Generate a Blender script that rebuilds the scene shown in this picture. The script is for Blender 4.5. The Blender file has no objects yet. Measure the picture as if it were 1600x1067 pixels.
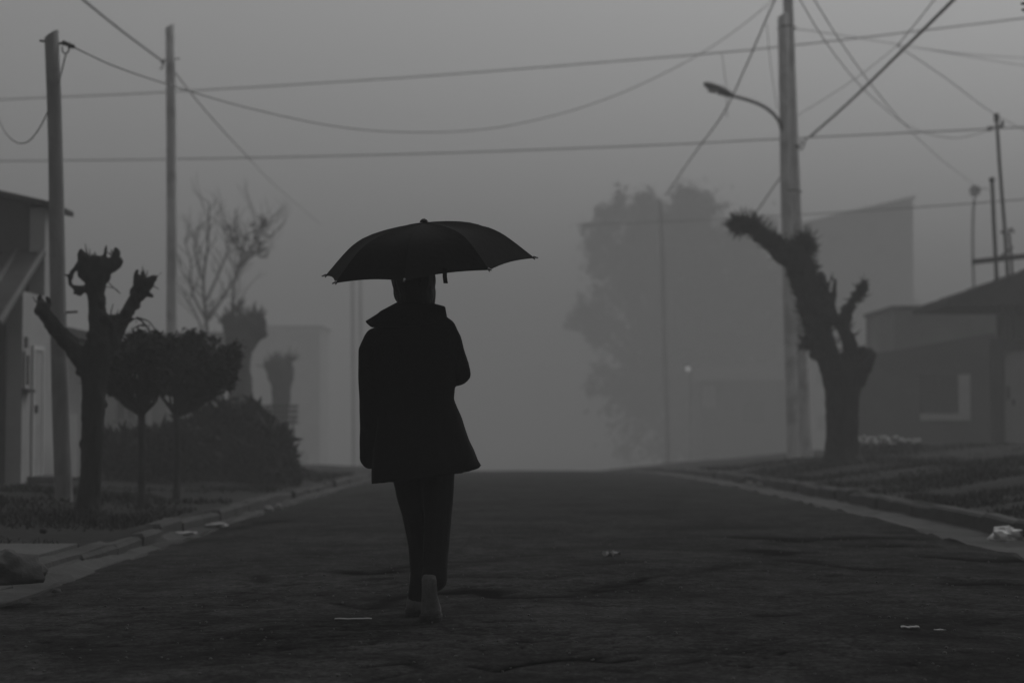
import bpy, math, random
import numpy as np
from mathutils import Vector, Matrix, noise

random.seed(7)
rng = np.random.default_rng(7)
scene = bpy.context.scene
C = scene.collection
R = math.radians

# ------------------------------------------------------------------ camera
CAM_H, FPX, HORIZON = 0.88, 3000.0, 660.0
PITCH = math.atan((HORIZON - 533.5) / FPX)
cd = bpy.data.cameras.new('camera')
cam = bpy.data.objects.new('camera', cd); C.objects.link(cam)
cam.location = (0, 0, CAM_H)
cam.rotation_euler = (R(90) + PITCH, 0, 0)
cd.sensor_width = 36.0
cd.lens = 36.0 * FPX / 1600.0
cd.clip_start = 0.05; cd.clip_end = 3000
cd.dof.use_dof = True
cd.dof.focus_distance = 8.7
cd.dof.aperture_fstop = 2.5
scene.camera = cam

# ------------------------------------------------------------------ sky, sun, exposure
SUN_EL, SUN_AZ = 50.0, 32.0           # overcast: very soft sun high up to the right
w = bpy.data.worlds.new('World'); scene.world = w; w.use_nodes = True
nt = w.node_tree; nt.nodes.clear()
sky = nt.nodes.new('ShaderNodeTexSky'); sky.sky_type = 'NISHITA'
sky.sun_disc = False
sky.sun_elevation = R(SUN_EL); sky.sun_rotation = R(SUN_AZ)
sky.air_density = 1.0; sky.dust_density = 6.0; sky.ozone_density = 1.0
bw = nt.nodes.new('ShaderNodeRGBToBW')
bg = nt.nodes.new('ShaderNodeBackground'); bg.inputs['Strength'].default_value = 0.1
wo = nt.nodes.new('ShaderNodeOutputWorld')
nt.links.new(sky.outputs[0], bw.inputs[0]); nt.links.new(bw.outputs[0], bg.inputs[0]); nt.links.new(bg.outputs[0], wo.inputs[0])
sd = bpy.data.lights.new('sun', 'SUN'); sd.energy = 0.6; sd.angle = R(40); sd.color = (1, 1, 1)
sun = bpy.data.objects.new('sun', sd); C.objects.link(sun)
sv = Vector((math.sin(R(SUN_AZ)) * math.cos(R(SUN_EL)), math.cos(R(SUN_AZ)) * math.cos(R(SUN_EL)), math.sin(R(SUN_EL))))
sun.rotation_euler = sv.to_track_quat('Z', 'Y').to_euler()
sun.location = (0, 0, 60)

vs = scene.view_settings
scene.display_settings.display_device = 'sRGB'
vs.view_transform = 'Standard'; vs.look = 'None'; vs.gamma = 1.0; vs.use_curve_mapping = False
vs.exposure = -0.16
cy = scene.cycles
cy.max_bounces = 6; cy.diffuse_bounces = 2; cy.glossy_bounces = 2; cy.transparent_max_bounces = 8
cy.volume_bounces = 1
cy.use_denoising = True
try: cy.denoiser = 'OPENIMAGEDENOISE'
except Exception: pass
FOG_DENSITY, FOG_ALBEDO = 0.0080, 0.58

# ------------------------------------------------------------------ helpers
def P(x, y, Y):
    """world point at depth Y that the photograph shows at (x, y)"""
    u = (x - 800) / FPX; v = (533.5 - y) / FPX
    f = math.cos(PITCH) - v * math.sin(PITCH)
    up = math.sin(PITCH) + v * math.cos(PITCH)
    return Vector((u / f * Y, Y, CAM_H + up / f * Y))
def PX(n, Y): return n * Y / FPX           # n pixels at depth Y in metres

# street profile: level to 10 m, then falling beyond a crest, level again far off
_ys = np.arange(-100, 1000, 0.5)
_sl = np.where(_ys < 10, 0, np.where(_ys < 70, -.03 * (_ys - 10) / 60, np.where(_ys < 300, -.03, np.where(_ys < 360, -.03 * (360 - _ys) / 60, 0))))
_zs = np.concatenate([[0], np.cumsum((_sl[1:] + _sl[:-1]) * .25)])
def zr(y): return np.interp(y, _ys, _zs)
LK, RK = -2.75, 3.95                       # kerb faces
def sst(t): t = np.clip(t, 0, 1); return t * t * (3 - 2 * t)
def vnoise(x, y, s, seed=0.0):
    x = np.asarray(x, float); y = np.asarray(y, float)
    xf = x * s + seed * 17.3; yf = y * s + seed * 5.7
    xi = np.floor(xf); yi = np.floor(yf); tx = xf - xi; ty = yf - yi
    tx = tx * tx * (3 - 2 * tx); ty = ty * ty * (3 - 2 * ty)
    def h(a, b):
        q = np.sin(a * 127.1 + b * 311.7 + seed * 74.7) * 43758.5453
        return q - np.floor(q)
    return ((h(xi, yi) * (1 - tx) + h(xi + 1, yi) * tx) * (1 - ty) + (h(xi, yi + 1) * (1 - tx) + h(xi + 1, yi + 1) * tx) * ty) * 2 - 1
def fbm(x, y, s, seed=0.0, o=4):
    a = 0; k = 1.0
    for i in range(o): a = a + vnoise(x, y, s, seed + i) * k; s *= 2.03; k *= .5
    return a
def zg(x, y):
    """ground level outside the kerbs"""
    x = np.asarray(x, float); y = np.asarray(y, float)
    base = zr(y)
    l = .07 - .045 * sst((14.2 - y) / 1.2) * sst((x - LK + 1.2) / 1.0) + .10 * sst((-x + LK) / 3.0)
    r = .11 + .22 * sst((x - RK - .2) / 2.0) + .35 * sst((x - 6.5) / 4)
    n = .025 * fbm(x, y, .9, 3.0) * sst((np.abs(x - .6) - 3.5) / .6)
    z = np.where(x < 0, l, r)
    return base + z + n
def zgf(x, y): return float(zg(np.array([x]), np.array([y]))[0])

def props(o, label=None, cat=None, group=None, kind=None):
    if label: o['label'] = label
    if cat: o['category'] = cat
    if group: o['group'] = group
    if kind: o['kind'] = kind
    return o
def thing(name, loc, label, cat, group=None):
    o = bpy.data.objects.new(name, None); C.objects.link(o); o.location = loc
    o.empty_display_size = .1
    return props(o, label, cat, group)
def top(o):
    p = Vector((0, 0, 0))
    while o is not None: p += o.location; o = o.parent
    return p
class MB:
    def __init__(s): s.v = []; s.f = []
    def add(s, v, f):
        b = len(s.v); s.v.extend([tuple(p) for p in v]); s.f.extend([tuple(i + b for i in q) for q in f]); return s
    def box(s, a, b):
        (x0, y0, z0), (x1, y1, z1) = a, b
        return s.add([(x0,y0,z0),(x1,y0,z0),(x1,y1,z0),(x0,y1,z0),(x0,y0,z1),(x1,y0,z1),(x1,y1,z1),(x0,y1,z1)],
                     [(3,2,1,0),(4,5,6,7),(0,1,5,4),(1,2,6,5),(2,3,7,6),(3,0,4,7)])
    def hexa(s, p8): return s.add(p8, [(3,2,1,0),(4,5,6,7),(0,1,5,4),(1,2,6,5),(2,3,7,6),(3,0,4,7)])
    def tube(s, pts, rad, n=8, ry=None):
        pts = [Vector(p) for p in pts]; m = len(pts)
        if not hasattr(rad, '__len__'): rad = [rad] * m
        vs_ = []; prev = None
        for i, p in enumerate(pts):
            t = (pts[min(i + 1, m - 1)] - pts[max(i - 1, 0)])
            t = t.normalized() if t.length > 1e-9 else Vector((0, 0, 1))
            if prev is None:
                a = Vector((0, 1, 0)) if abs(t.y) < .9 else Vector((1, 0, 0))
                u = t.cross(a).normalized()
            else:
                u = prev - t * prev.dot(t)
                u = u.normalized() if u.length > 1e-6 else t.orthogonal().normalized()
            prev = u; w_ = t.cross(u)
            for k in range(n):
                an = 2 * math.pi * k / n
                vs_.append(p + (u * math.cos(an) + w_ * math.sin(an)) * rad[i])
        fs = []
        for i in range(m - 1):
            for k in range(n):
                a = i * n + k; b = i * n + (k + 1) % n
                fs.append((a, b, b + n, a + n))
        fs.append(tuple(range(n - 1, -1, -1))); fs.append(tuple((m - 1) * n + k for k in range(n)))
        return s.add(vs_, fs)
    def capsule(s, pts, rad, n=12):
        """tube with rounded ends"""
        pts = [Vector(p) for p in pts]
        if not hasattr(rad, '__len__'): rad = [rad] * len(pts)
        d0 = (pts[0] - pts[1]).normalized(); d1 = (pts[-1] - pts[-2]).normalized()
        P2 = []; R2 = []
        for k in (.98, .8, .5, .25): P2.append(pts[0] + d0 * rad[0] * k); R2.append(rad[0] * math.sqrt(1 - k * k))
        P2 += pts; R2 += list(rad)
        for k in (.25, .5, .8, .98): P2.append(pts[-1] + d1 * rad[-1] * k); R2.append(rad[-1] * math.sqrt(1 - k * k))
        return s.tube(P2, R2, n)
    def ell(s, c, r, n=16, m=10, rot=None):
        c = Vector(c); v = []; f = []
        for i in range(m + 1):
            th = math.pi * i / m
            th = min(max(th, .02), math.pi - .02)
            for k in range(n):
                ph = 2 * math.pi * k / n
                q = Vector((r[0] * math.sin(th) * math.cos(ph), r[1] * math.sin(th) * math.sin(ph), r[2] * math.cos(th)))
                if rot is not None: q = rot @ q
                v.append(c + q)
        for i in range(m):
            for k in range(n):
                a = i * n + k; b = i * n + (k + 1) % n
                f.append((a, a + n, b + n, b))
        f.append(tuple(range(n))); f.append(tuple(m * n + k for k in range(n - 1, -1, -1)))
        return s.add(v, f)
    def rings(s, rings, cap=True):
        n = len(rings[0]); v = [p for r in rings for p in r]; f = []
        for i in range(len(rings) - 1):
            for k in range(n):
                a = i * n + k; b = i * n + (k + 1) % n
                f.append((a, b, b + n, a + n))
        if cap: f.append(tuple(range(n - 1, -1, -1))); f.append(tuple((len(rings) - 1) * n + k for k in range(n)))
        return s.add(v, f)
    def build(s, name, m, parent=None, smooth=False, bevel=0):
        o_ = top(parent) if parent is not None else Vector((0, 0, 0))
        me = bpy.data.meshes.new(name)
        me.from_pydata([(p[0] - o_.x, p[1] - o_.y, p[2] - o_.z) for p in s.v], [], s.f)
        me.update()
        if m: me.materials.append(m)
        if smooth: me.polygons.foreach_set('use_smooth', [True] * len(me.polygons))
        o = bpy.data.objects.new(name, me); C.objects.link(o)
        if parent is not None: o.parent = parent
        if bevel:
            b = o.modifiers.new('bevel', 'BEVEL'); b.width = bevel; b.segments = 2; b.limit_method = 'ANGLE'
        return o
    def remesh(s, name, m, parent=None, voxel=.01, smooth=2, disp=None):
        """fuse overlapping pieces into one continuous surface"""
        me = bpy.data.meshes.new('t'); me.from_pydata(s.v, [], s.f); me.update()
        t = bpy.data.objects.new('t', me); C.objects.link(t)
        r = t.modifiers.new('r', 'REMESH'); r.mode = 'VOXEL'; r.voxel_size = voxel; r.adaptivity = 0
        if smooth:
            q = t.modifiers.new('s', 'SMOOTH'); q.factor = .5; q.iterations = smooth
        dg = bpy.context.evaluated_depsgraph_get(); dg.update()
        nm = bpy.data.meshes.new_from_object(t.evaluated_get(dg))
        bpy.data.objects.remove(t); bpy.data.meshes.remove(me)
        nm.name = name
        if disp is not None:
            nv = len(nm.vertices); co = np.empty(nv * 3); nm.vertices.foreach_get('co', co); co = co.reshape(-1, 3)
            no = np.empty(nv * 3); nm.vertices.foreach_get('normal', no); no = no.reshape(-1, 3)
            d = np.array([disp(p) for p in co])
            nm.vertices.foreach_set('co', (co + no * d[:, None]).ravel())
        if parent is not None:
            o_ = top(parent); nm.transform(Matrix.Translation(-o_))
        nm.materials.clear(); nm.materials.append(m)
        nm.polygons.foreach_set('use_smooth', [True] * len(nm.polygons)); nm.update()
        o = bpy.data.objects.new(name, nm); C.objects.link(o)
        if parent is not None: o.parent = parent
        return o

def smooth_path(pts, k=6):
    pts = [Vector(p) for p in pts]; out = []
    for i in range(len(pts) - 1):
        p0 = pts[max(i - 1, 0)]; p1 = pts[i]; p2 = pts[i + 1]; p3 = pts[min(i + 2, len(pts) - 1)]
        for j in range(k):
            t = j / k
            out.append(.5 * ((2 * p1) + (p2 - p0) * t + (2 * p0 - 5 * p1 + 4 * p2 - p3) * t * t + (3 * p1 - p0 - 3 * p2 + p3) * t ** 3))
    out.append(pts[-1]); return out

# ------------------------------------------------------------------ materials (the photograph is black and white: every colour is a grey)
def grey(name, v, rough=.8, var=.25, scale=3.0, bump=0.0, bscale=None, spec=.3, stretch=None, stain=0.0):
    m = bpy.data.materials.new(name); m.use_nodes = True
    t = m.node_tree; b = t.nodes['Principled BSDF']
    b.inputs['Roughness'].default_value = rough
    b.inputs['Specular IOR Level'].default_value = spec
    g = t.nodes.new('ShaderNodeNewGeometry')
    src = g.outputs['Position']
    if stretch:
        mp = t.nodes.new('ShaderNodeMapping'); mp.inputs['Scale'].default_value = stretch
        t.links.new(src, mp.inputs['Vector']); src = mp.outputs[0]
    n = t.nodes.new('ShaderNodeTexNoise'); n.inputs['Scale'].default_value = scale; n.inputs['Detail'].default_value = 6; n.inputs['Roughness'].default_value = .65
    t.links.new(src, n.inputs['Vector'])
    mr = t.nodes.new('ShaderNodeMapRange'); mr.inputs['From Min'].default_value = .25; mr.inputs['From Max'].default_value = .75
    mr.inputs['To Min'].default_value = v * (1 - var); mr.inputs['To Max'].default_value = v * (1 + var)
    t.links.new(n.outputs['Fac'], mr.inputs['Value'])
    out = mr.outputs[0]
    if stain:
        n2 = t.nodes.new('ShaderNodeTexNoise'); n2.inputs['Scale'].default_value = scale * .35; n2.inputs['Detail'].default_value = 8; n2.inputs['Distortion'].default_value = .8
        t.links.new(g.outputs['Position'], n2.inputs['Vector'])
        m2 = t.nodes.new('ShaderNodeMapRange'); m2.inputs['From Min'].default_value = .45; m2.inputs['From Max'].default_value = .65
        m2.inputs['To Min'].default_value = 1; m2.inputs['To Max'].default_value = 1 - stain
        t.links.new(n2.outputs['Fac'], m2.inputs['Value'])
        mu = t.nodes.new('ShaderNodeMath'); mu.operation = 'MULTIPLY'
        t.links.new(out, mu.inputs[0]); t.links.new(m2.outputs[0], mu.inputs[1]); out = mu.outputs[0]
    t.links.new(out, b.inputs['Base Color'])
    if bump:
        n3 = t.nodes.new('ShaderNodeTexNoise'); n3.inputs['Scale'].default_value = bscale or scale * 4; n3.inputs['Detail'].default_value = 5
        t.links.new(src, n3.inputs['Vector'])
        bp = t.nodes.new('ShaderNodeBump'); bp.inputs['Strength'].default_value = bump; bp.inputs['Distance'].default_value = .02
        t.links.new(n3.outputs['Fac'], bp.inputs['Height']); t.links.new(bp.outputs[0], b.inputs['Normal'])
    return m
M = {}
M['bark'] = grey('bark', .022, .95, .4, 6, .8, 25, .15, (1, 1, .35))
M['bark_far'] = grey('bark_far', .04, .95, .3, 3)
M['twig'] = grey('twig', .035, .9, .3, 8)
M['leaf'] = grey('leaf', .025, .8, .45, 5, spec=.2)
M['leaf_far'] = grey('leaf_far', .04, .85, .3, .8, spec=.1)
M['pole'] = grey('weathered_pole', .27, .9, .3, 5, .4, 30, .2, (1, 1, .12), .3)
M['pole_pale'] = grey('bleached_pole', .62, .9, .25, 5, .4, 30, .2, (1, 1, .12), .3)
M['pole_dark'] = grey('tarred_pole_foot', .07, .9, .3, 6, .3)
M['steel'] = grey('dull_steel', .1, .5, .2, 8, spec=.4)
M['iron'] = grey('dark_iron', .04, .6, .3, 8)
M['cable'] = grey('weathered_cable', .22, .6, .1, 4)
M['insul'] = grey('insulator', .03, .3, .1, 9, spec=.5)
M['white_wall'] = grey('white_lime_wall', .35, .9, .1, 1.2, .15, 20, .2, None, .25)
M['grey_wall'] = grey('grey_render_wall', .09, .95, .25, 1.0, .2, 18, .2, None, .3)
M['mid_wall'] = grey('cement_wall', .22, .95, .2, .8, .2, 15, .2, None, .3)
M['pale_wall'] = grey('pale_wall', .38, .95, .15, .7, .1, 15, .2, None, .25)
M['roof'] = grey('roof_sheet', .07, .95, .3, 2, .1, spec=.05)
M['roof_rib'] = grey('roof_rib', .1, .7, .3, 2)
M['dark_wood'] = grey('dark_wood', .05, .8, .3, 4)
M['glass'] = grey('window_glass', .02, .12, .1, 2, spec=.6)
M['frame'] = grey('pale_frame', .5, .7, .12, 4, .05)
M['door'] = grey('grey_door', .3, .7, .2, 3)
M['concrete'] = grey('kerb_concrete', .1, .95, .35, 2.2, .5, 25, .2, None, .45)
M['gutter'] = grey('gutter_concrete', .036, .9, .45, 1.6, .4, 18, .2, None, .75)
M['kerb'] = grey('kerb_stone', .035, .9, .4, 2.5, .5, 20, .2, None, .4)
M['slab'] = grey('driveway_cement', .06, .9, .3, 1.2, .4, 14, .25, None, .4)
M['ground'] = grey('earth', .019, 1, .5, 1.2, .7, 9, .1, None, .3)
M['grass'] = grey('grass', .024, .85, .5, 2.5, spec=.15)
M['cloth'] = grey('coat_wool', .006, 1, .25, 40, .25, 160, .05)
M['trouser'] = grey('trouser_cloth', .008, .95, .2, 30, .2, 120, .1)
M['skin'] = grey('skin', .3, .6, .08, 8)
M['hair'] = grey('dark_hair', .008, .55, .3, 60, .3, 90, .25, (1, 1, .15))
M['suede'] = grey('suede_boot', .1, .9, .35, 25, .3, 70, .15)
M['rubber'] = grey('rubber_sole', .015, .8, .3, 30, .2)
M['nylon'] = grey('umbrella_nylon', .008, .95, .15, 9, .15, 40, .04)
M['rag'] = grey('white_plastic', .42, .6, .15, 14, .2)
M['paper'] = grey('pale_litter', .17, .8, .2, 12)
M['stone'] = grey('dark_stone', .025, .9, .4, 5, .6, 16)
M['lamp_metal'] = grey('lamp_metal', .09, .5, .2, 5)
M['flower'] = grey('pale_flower', .6, .8, .2, 9)

def road_mat():
    m = bpy.data.materials.new('worn_asphalt'); m.use_nodes = True
    t = m.node_tree; L = t.links; t.nodes.remove(t.nodes['Principled BSDF'])
    b = t.nodes.new('ShaderNodeBsdfDiffuse'); b.inputs['Roughness'].default_value = .6
    L.new(b.outputs[0], t.nodes['Material Output'].inputs['Surface'])
    g = t.nodes.new('ShaderNodeNewGeometry'); pos = g.outputs['Position']
    def N(sc, det=6, ro=.6, dist=0):
        n = t.nodes.new('ShaderNodeTexNoise'); n.inputs['Scale'].default_value = sc; n.inputs['Detail'].default_value = det
        n.inputs['Roughness'].default_value = ro; n.inputs['Distortion'].default_value = dist; L.new(pos, n.inputs['Vector']); return n.outputs['Fac']
    def MR(x, a, b_, c, d):
        q = t.nodes.new('ShaderNodeMapRange'); q.inputs['From Min'].default_value = a; q.inputs['From Max'].default_value = b_
        q.inputs['To Min'].default_value = c; q.inputs['To Max'].default_value = d; L.new(x, q.inputs['Value']); return q.outputs[0]
    def MA(op, a, b_):
        q = t.nodes.new('ShaderNodeMath'); q.operation = op
        for i, s in enumerate((a, b_)):
            if isinstance(s, (int, float)): q.inputs[i].default_value = s
            else: L.new(s, q.inputs[i])
        return q.outputs[0]
    patches = MA('MULTIPLY', MR(N(.9, 9, .7, .8), .3, .7, .45, 1.6), MR(N(2.0, 8, .7, 1.2), .40, .52, .72, 1.06))
    agg = MA('MULTIPLY', MR(N(38, 5, .75), .3, .7, .3, 1.75), MR(N(7, 5, .7), .3, .7, .6, 1.45))
    base = MA('MULTIPLY', MA('MULTIPLY', patches, agg), .036)
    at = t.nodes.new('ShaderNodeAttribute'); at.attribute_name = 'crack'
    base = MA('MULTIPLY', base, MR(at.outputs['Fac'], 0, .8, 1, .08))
    vo = t.nodes.new('ShaderNodeTexVoronoi'); vo.inputs['Scale'].default_value = 26; L.new(pos, vo.inputs['Vector'])
    speck = MA('MULTIPLY', MR(vo.outputs['Distance'], .10, .2, 1, 0), MR(N(9, 3), .56, .66, 0, 1))
    base = MA('ADD', base, MA('MULTIPLY', speck, .05))
    L.new(base, b.inputs['Color'])
    bp = t.nodes.new('ShaderNodeBump'); bp.inputs['Strength'].default_value = .9; bp.inputs['Distance'].default_value = .016
    h = MA('ADD', MA('MULTIPLY', N(60, 4, .7), .6), MA('MULTIPLY', N(14, 5, .6), 1.0))
    L.new(h, bp.inputs['Height']); L.new(bp.outputs[0], b.inputs['Normal'])
    return m
M['road'] = road_mat()

# ------------------------------------------------------------------ ground, road, gutters, kerbs
def grid_mesh(name, xs, ys, zf, m, attr=None, smooth=True):
    X, Y = np.meshgrid(xs, ys); Z = zf(X, Y)
    nx, ny = len(xs), len(ys)
    me = bpy.data.meshes.new(name)
    idx = np.arange(nx * ny).reshape(ny, nx)
    q = np.stack([idx[:-1, :-1], idx[:-1, 1:], idx[1:, 1:], idx[1:, :-1]], -1).reshape(-1, 4)
    me.vertices.add(nx * ny); me.vertices.foreach_set('co', np.stack([X, Y, Z], -1).ravel())
    me.loops.add(q.size); me.loops.foreach_set('vertex_index', q.ravel().astype(np.int32))
    me.polygons.add(len(q)); me.polygons.foreach_set('loop_start', np.arange(0, q.size, 4, dtype=np.int32))
    me.polygons.foreach_set('use_smooth', np.full(len(q), smooth))
    me.update(calc_edges=True); me.validate()
    if attr is not None:
        a = me.attributes.new('crack', 'FLOAT', 'POINT'); a.data.foreach_set('value', attr.ravel().astype(np.float32))
    me.materials.append(m)
    o = bpy.data.objects.new(name, me); C.objects.link(o); return o

def ground_z(X, Y):
    z = zg(X, Y)
    road = (X > LK - .08) & (X < RK + .08)
    return np.where(road, zr(Y) - .12, z)
gx = np.concatenate([np.linspace(-300, -20, 15), np.arange(-18, -7, 1.0), np.arange(-7, LK - .12, .14), [LK - .09, LK - .06], np.linspace(LK + .3, RK - .3, 6),
                     [RK + .06, RK + .09], np.arange(RK + .12, 10, .14), np.arange(10.5, 20, 1.0), np.linspace(22, 300, 15)])
gy = np.concatenate([np.linspace(-50, 4, 12), np.arange(5, 45, .2), np.arange(46, 150, 2.0), np.linspace(160, 620, 24)])
props(grid_mesh('ground', gx, gy, ground_z, M['ground']), kind='structure')

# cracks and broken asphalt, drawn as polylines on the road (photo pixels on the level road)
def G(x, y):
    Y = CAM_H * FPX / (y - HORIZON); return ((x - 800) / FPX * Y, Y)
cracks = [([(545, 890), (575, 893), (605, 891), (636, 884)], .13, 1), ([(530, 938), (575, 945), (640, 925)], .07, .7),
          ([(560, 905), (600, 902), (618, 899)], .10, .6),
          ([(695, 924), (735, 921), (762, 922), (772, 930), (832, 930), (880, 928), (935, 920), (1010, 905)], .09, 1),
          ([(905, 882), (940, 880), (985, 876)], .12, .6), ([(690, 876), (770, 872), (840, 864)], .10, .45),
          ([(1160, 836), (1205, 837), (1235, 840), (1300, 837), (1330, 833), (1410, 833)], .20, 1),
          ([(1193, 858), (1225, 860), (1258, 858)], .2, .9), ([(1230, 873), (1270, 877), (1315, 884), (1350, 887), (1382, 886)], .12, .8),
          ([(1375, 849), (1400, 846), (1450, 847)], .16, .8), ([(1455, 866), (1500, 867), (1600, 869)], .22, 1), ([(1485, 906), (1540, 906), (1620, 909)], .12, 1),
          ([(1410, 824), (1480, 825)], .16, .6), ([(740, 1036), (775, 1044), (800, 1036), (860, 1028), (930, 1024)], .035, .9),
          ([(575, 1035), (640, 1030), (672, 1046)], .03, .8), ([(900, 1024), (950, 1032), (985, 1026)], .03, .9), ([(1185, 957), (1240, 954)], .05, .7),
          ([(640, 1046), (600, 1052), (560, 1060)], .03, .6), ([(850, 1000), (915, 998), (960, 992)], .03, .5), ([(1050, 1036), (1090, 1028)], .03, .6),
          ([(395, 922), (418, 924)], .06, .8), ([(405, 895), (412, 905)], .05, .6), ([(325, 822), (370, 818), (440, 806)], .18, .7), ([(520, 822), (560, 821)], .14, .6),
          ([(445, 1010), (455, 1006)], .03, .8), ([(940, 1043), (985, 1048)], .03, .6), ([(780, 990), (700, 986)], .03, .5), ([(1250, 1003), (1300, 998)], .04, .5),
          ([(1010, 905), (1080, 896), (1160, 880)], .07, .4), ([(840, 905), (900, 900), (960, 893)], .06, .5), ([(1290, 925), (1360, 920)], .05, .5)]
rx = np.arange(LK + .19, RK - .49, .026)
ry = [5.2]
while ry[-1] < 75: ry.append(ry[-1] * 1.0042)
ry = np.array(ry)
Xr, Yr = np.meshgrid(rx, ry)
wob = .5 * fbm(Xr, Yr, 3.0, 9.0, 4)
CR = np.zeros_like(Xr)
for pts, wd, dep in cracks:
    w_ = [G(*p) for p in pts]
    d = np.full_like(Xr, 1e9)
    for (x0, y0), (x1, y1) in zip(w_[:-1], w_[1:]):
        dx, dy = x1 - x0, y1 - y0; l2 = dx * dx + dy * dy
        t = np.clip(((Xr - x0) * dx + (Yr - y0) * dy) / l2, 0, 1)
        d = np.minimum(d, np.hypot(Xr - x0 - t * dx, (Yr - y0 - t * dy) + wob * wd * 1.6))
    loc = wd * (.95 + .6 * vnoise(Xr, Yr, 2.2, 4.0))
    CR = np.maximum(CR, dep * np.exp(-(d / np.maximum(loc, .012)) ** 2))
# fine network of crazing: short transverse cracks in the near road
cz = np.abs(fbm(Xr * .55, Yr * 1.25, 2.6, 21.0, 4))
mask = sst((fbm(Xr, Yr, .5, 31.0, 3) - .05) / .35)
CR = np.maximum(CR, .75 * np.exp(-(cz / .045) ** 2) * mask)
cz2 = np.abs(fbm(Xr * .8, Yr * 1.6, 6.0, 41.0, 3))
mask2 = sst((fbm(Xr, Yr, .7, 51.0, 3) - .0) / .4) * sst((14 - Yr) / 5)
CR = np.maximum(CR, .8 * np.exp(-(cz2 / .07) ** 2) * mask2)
def camber(X, Y): return -.03 * ((X - .6) / 3.1) ** 2 + zr(Y)
def road_z(X, Y):
    return camber(X, Y) + .006 * fbm(X, Y, .6, 2.0, 2) + .0015 * fbm(X, Y, 16.0, 6.0, 3) + .005 * sst((fbm(X, Y, .45, 31.0, 3) - .05) / .12) - .013 * CR
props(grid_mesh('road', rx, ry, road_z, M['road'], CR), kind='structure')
rx2 = np.linspace(rx[0], rx[-1], 14)
props(grid_mesh('road_behind', rx2, np.linspace(-50, 5.2, 20), lambda X, Y: camber(X, Y) - .004, M['road']), kind='structure')
props(grid_mesh('road_beyond', rx2, np.concatenate([np.arange(ry[-1], 150, 2.0), np.linspace(152, 600, 30)]), lambda X, Y: camber(X, Y) - .004, M['road']), kind='structure')

def drop(y, x):
    if x > 0: return -.03 * max(0, float(vnoise(y, 0, .5, 8.0)))
    return -.03 - .045 * float(sst((14.2 - y) / 1.2)) - .03 * max(0, float(vnoise(y, 0, .6, 9.0)))
def strip(name, prof, m, y0=-50, y1=600, wob=0.0):
    """a kerb or gutter: a cross-section (x, z) swept along the street, uneven along its length"""
    ys = np.concatenate([np.linspace(y0, 5, 10), np.arange(5.4, 48, .25), np.arange(49, 120, 2.5), np.linspace(125, y1, 20)])
    v = []; f = []; n = len(prof)
    for y in ys:
        for k, (x, z) in enumerate(prof):
            dx = wob * float(vnoise(y, k * 3.1, 1.7, 2.0)); dz = wob * .8 * float(vnoise(y, k * 1.3, 2.4, 5.0))
            if z > .1: dz += drop(y, x)
            v.append((x + dx, y, z + dz + float(zr(y))))
    for i in range(len(ys) - 1):
        for k in range(n - 1):
            a = i * n + k; f.append((a, a + 1, a + n + 1, a + n))
    b = MB(); b.add(v, f); return props(b.build(name, m), kind='structure')
strip('gutter_left', [(LK + .25, -.08), (LK + .235, -.024), (LK + .12, -.036), (LK - .01, -.02)], M['gutter'], wob=.035)
strip('gutter_right', [(RK + .01, -.02), (RK - .25, -.036), (RK - .54, -.018), (RK - .555, -.08)], M['gutter'], wob=.035)
strip('kerb_bed_left', [(LK - .02, -.06), (LK - .03, .04), (LK - .15, .05), (LK - .17, -.06)], M['kerb'], wob=.02)
strip('kerb_bed_right', [(RK + .17, -.06), (RK + .15, .05), (RK + .03, .04), (RK + .02, -.06)], M['kerb'], wob=.02)
def kerb_stones(name, side):
    root = bpy.data.objects.new(name, None); C.objects.link(root); root['kind'] = 'structure'
    y = 4.0 + side * .3
    while y < 78:
        ln = random.uniform(.85, 1.15); x0 = (LK - .15) if side < 0 else RK; h = (.115 if side > 0 else .1) + drop(y, side * 3.0) + random.gauss(0, .008); z0 = float(zr(y + ln / 2))
        dx = random.gauss(0, .012); c = .022; a0, a1 = random.gauss(0, .008), random.gauss(0, .008); b0, b1 = random.gauss(0, .008), random.gauss(0, .008)
        xa, xb = x0 + dx, x0 + dx + .15; ya, yb = y, y + ln - random.uniform(.012, .03)
        lo = z0 - .08; g = MB()
        g.rings([[(xa, ya, lo), (xb, ya, lo), (xb, yb, lo), (xa, yb, lo)], [(xa + a0, ya, z0 + h - c), (xb + a0, ya, z0 + h - c), (xb + a1, yb, z0 + h - c + b1), (xa + a1, yb, z0 + h - c + b1)],
                 [(xa + a0 + c, ya + c, z0 + h), (xb + a0 - c, ya + c, z0 + h + b0), (xb + a1 - c, yb - c, z0 + h + b1), (xa + a1 + c, yb - c, z0 + h + b1)]])
        g.build('kerb_stone', M['kerb'], root); y += ln
kerb_stones('kerb_left', -1); kerb_stones('kerb_right', 1)

# cement crossing in front of the left house (a driveway over the verge)
b = MB()
for i in range(5):
    x1 = LK - .19 - i * 1.0; x0 = x1 - .985
    for j, (y0, y1) in enumerate(((10.45, 11.75), (11.765, 13.05))):
        dz = .012 * math.sin(i * 2.1 + j * 1.7)
        b.box((x0, y0, -.05), (x1, y1, .055 + dz * .7 + .03 * i))
props(b.build('driveway', M['slab'], bevel=.006), kind='structure')

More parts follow.
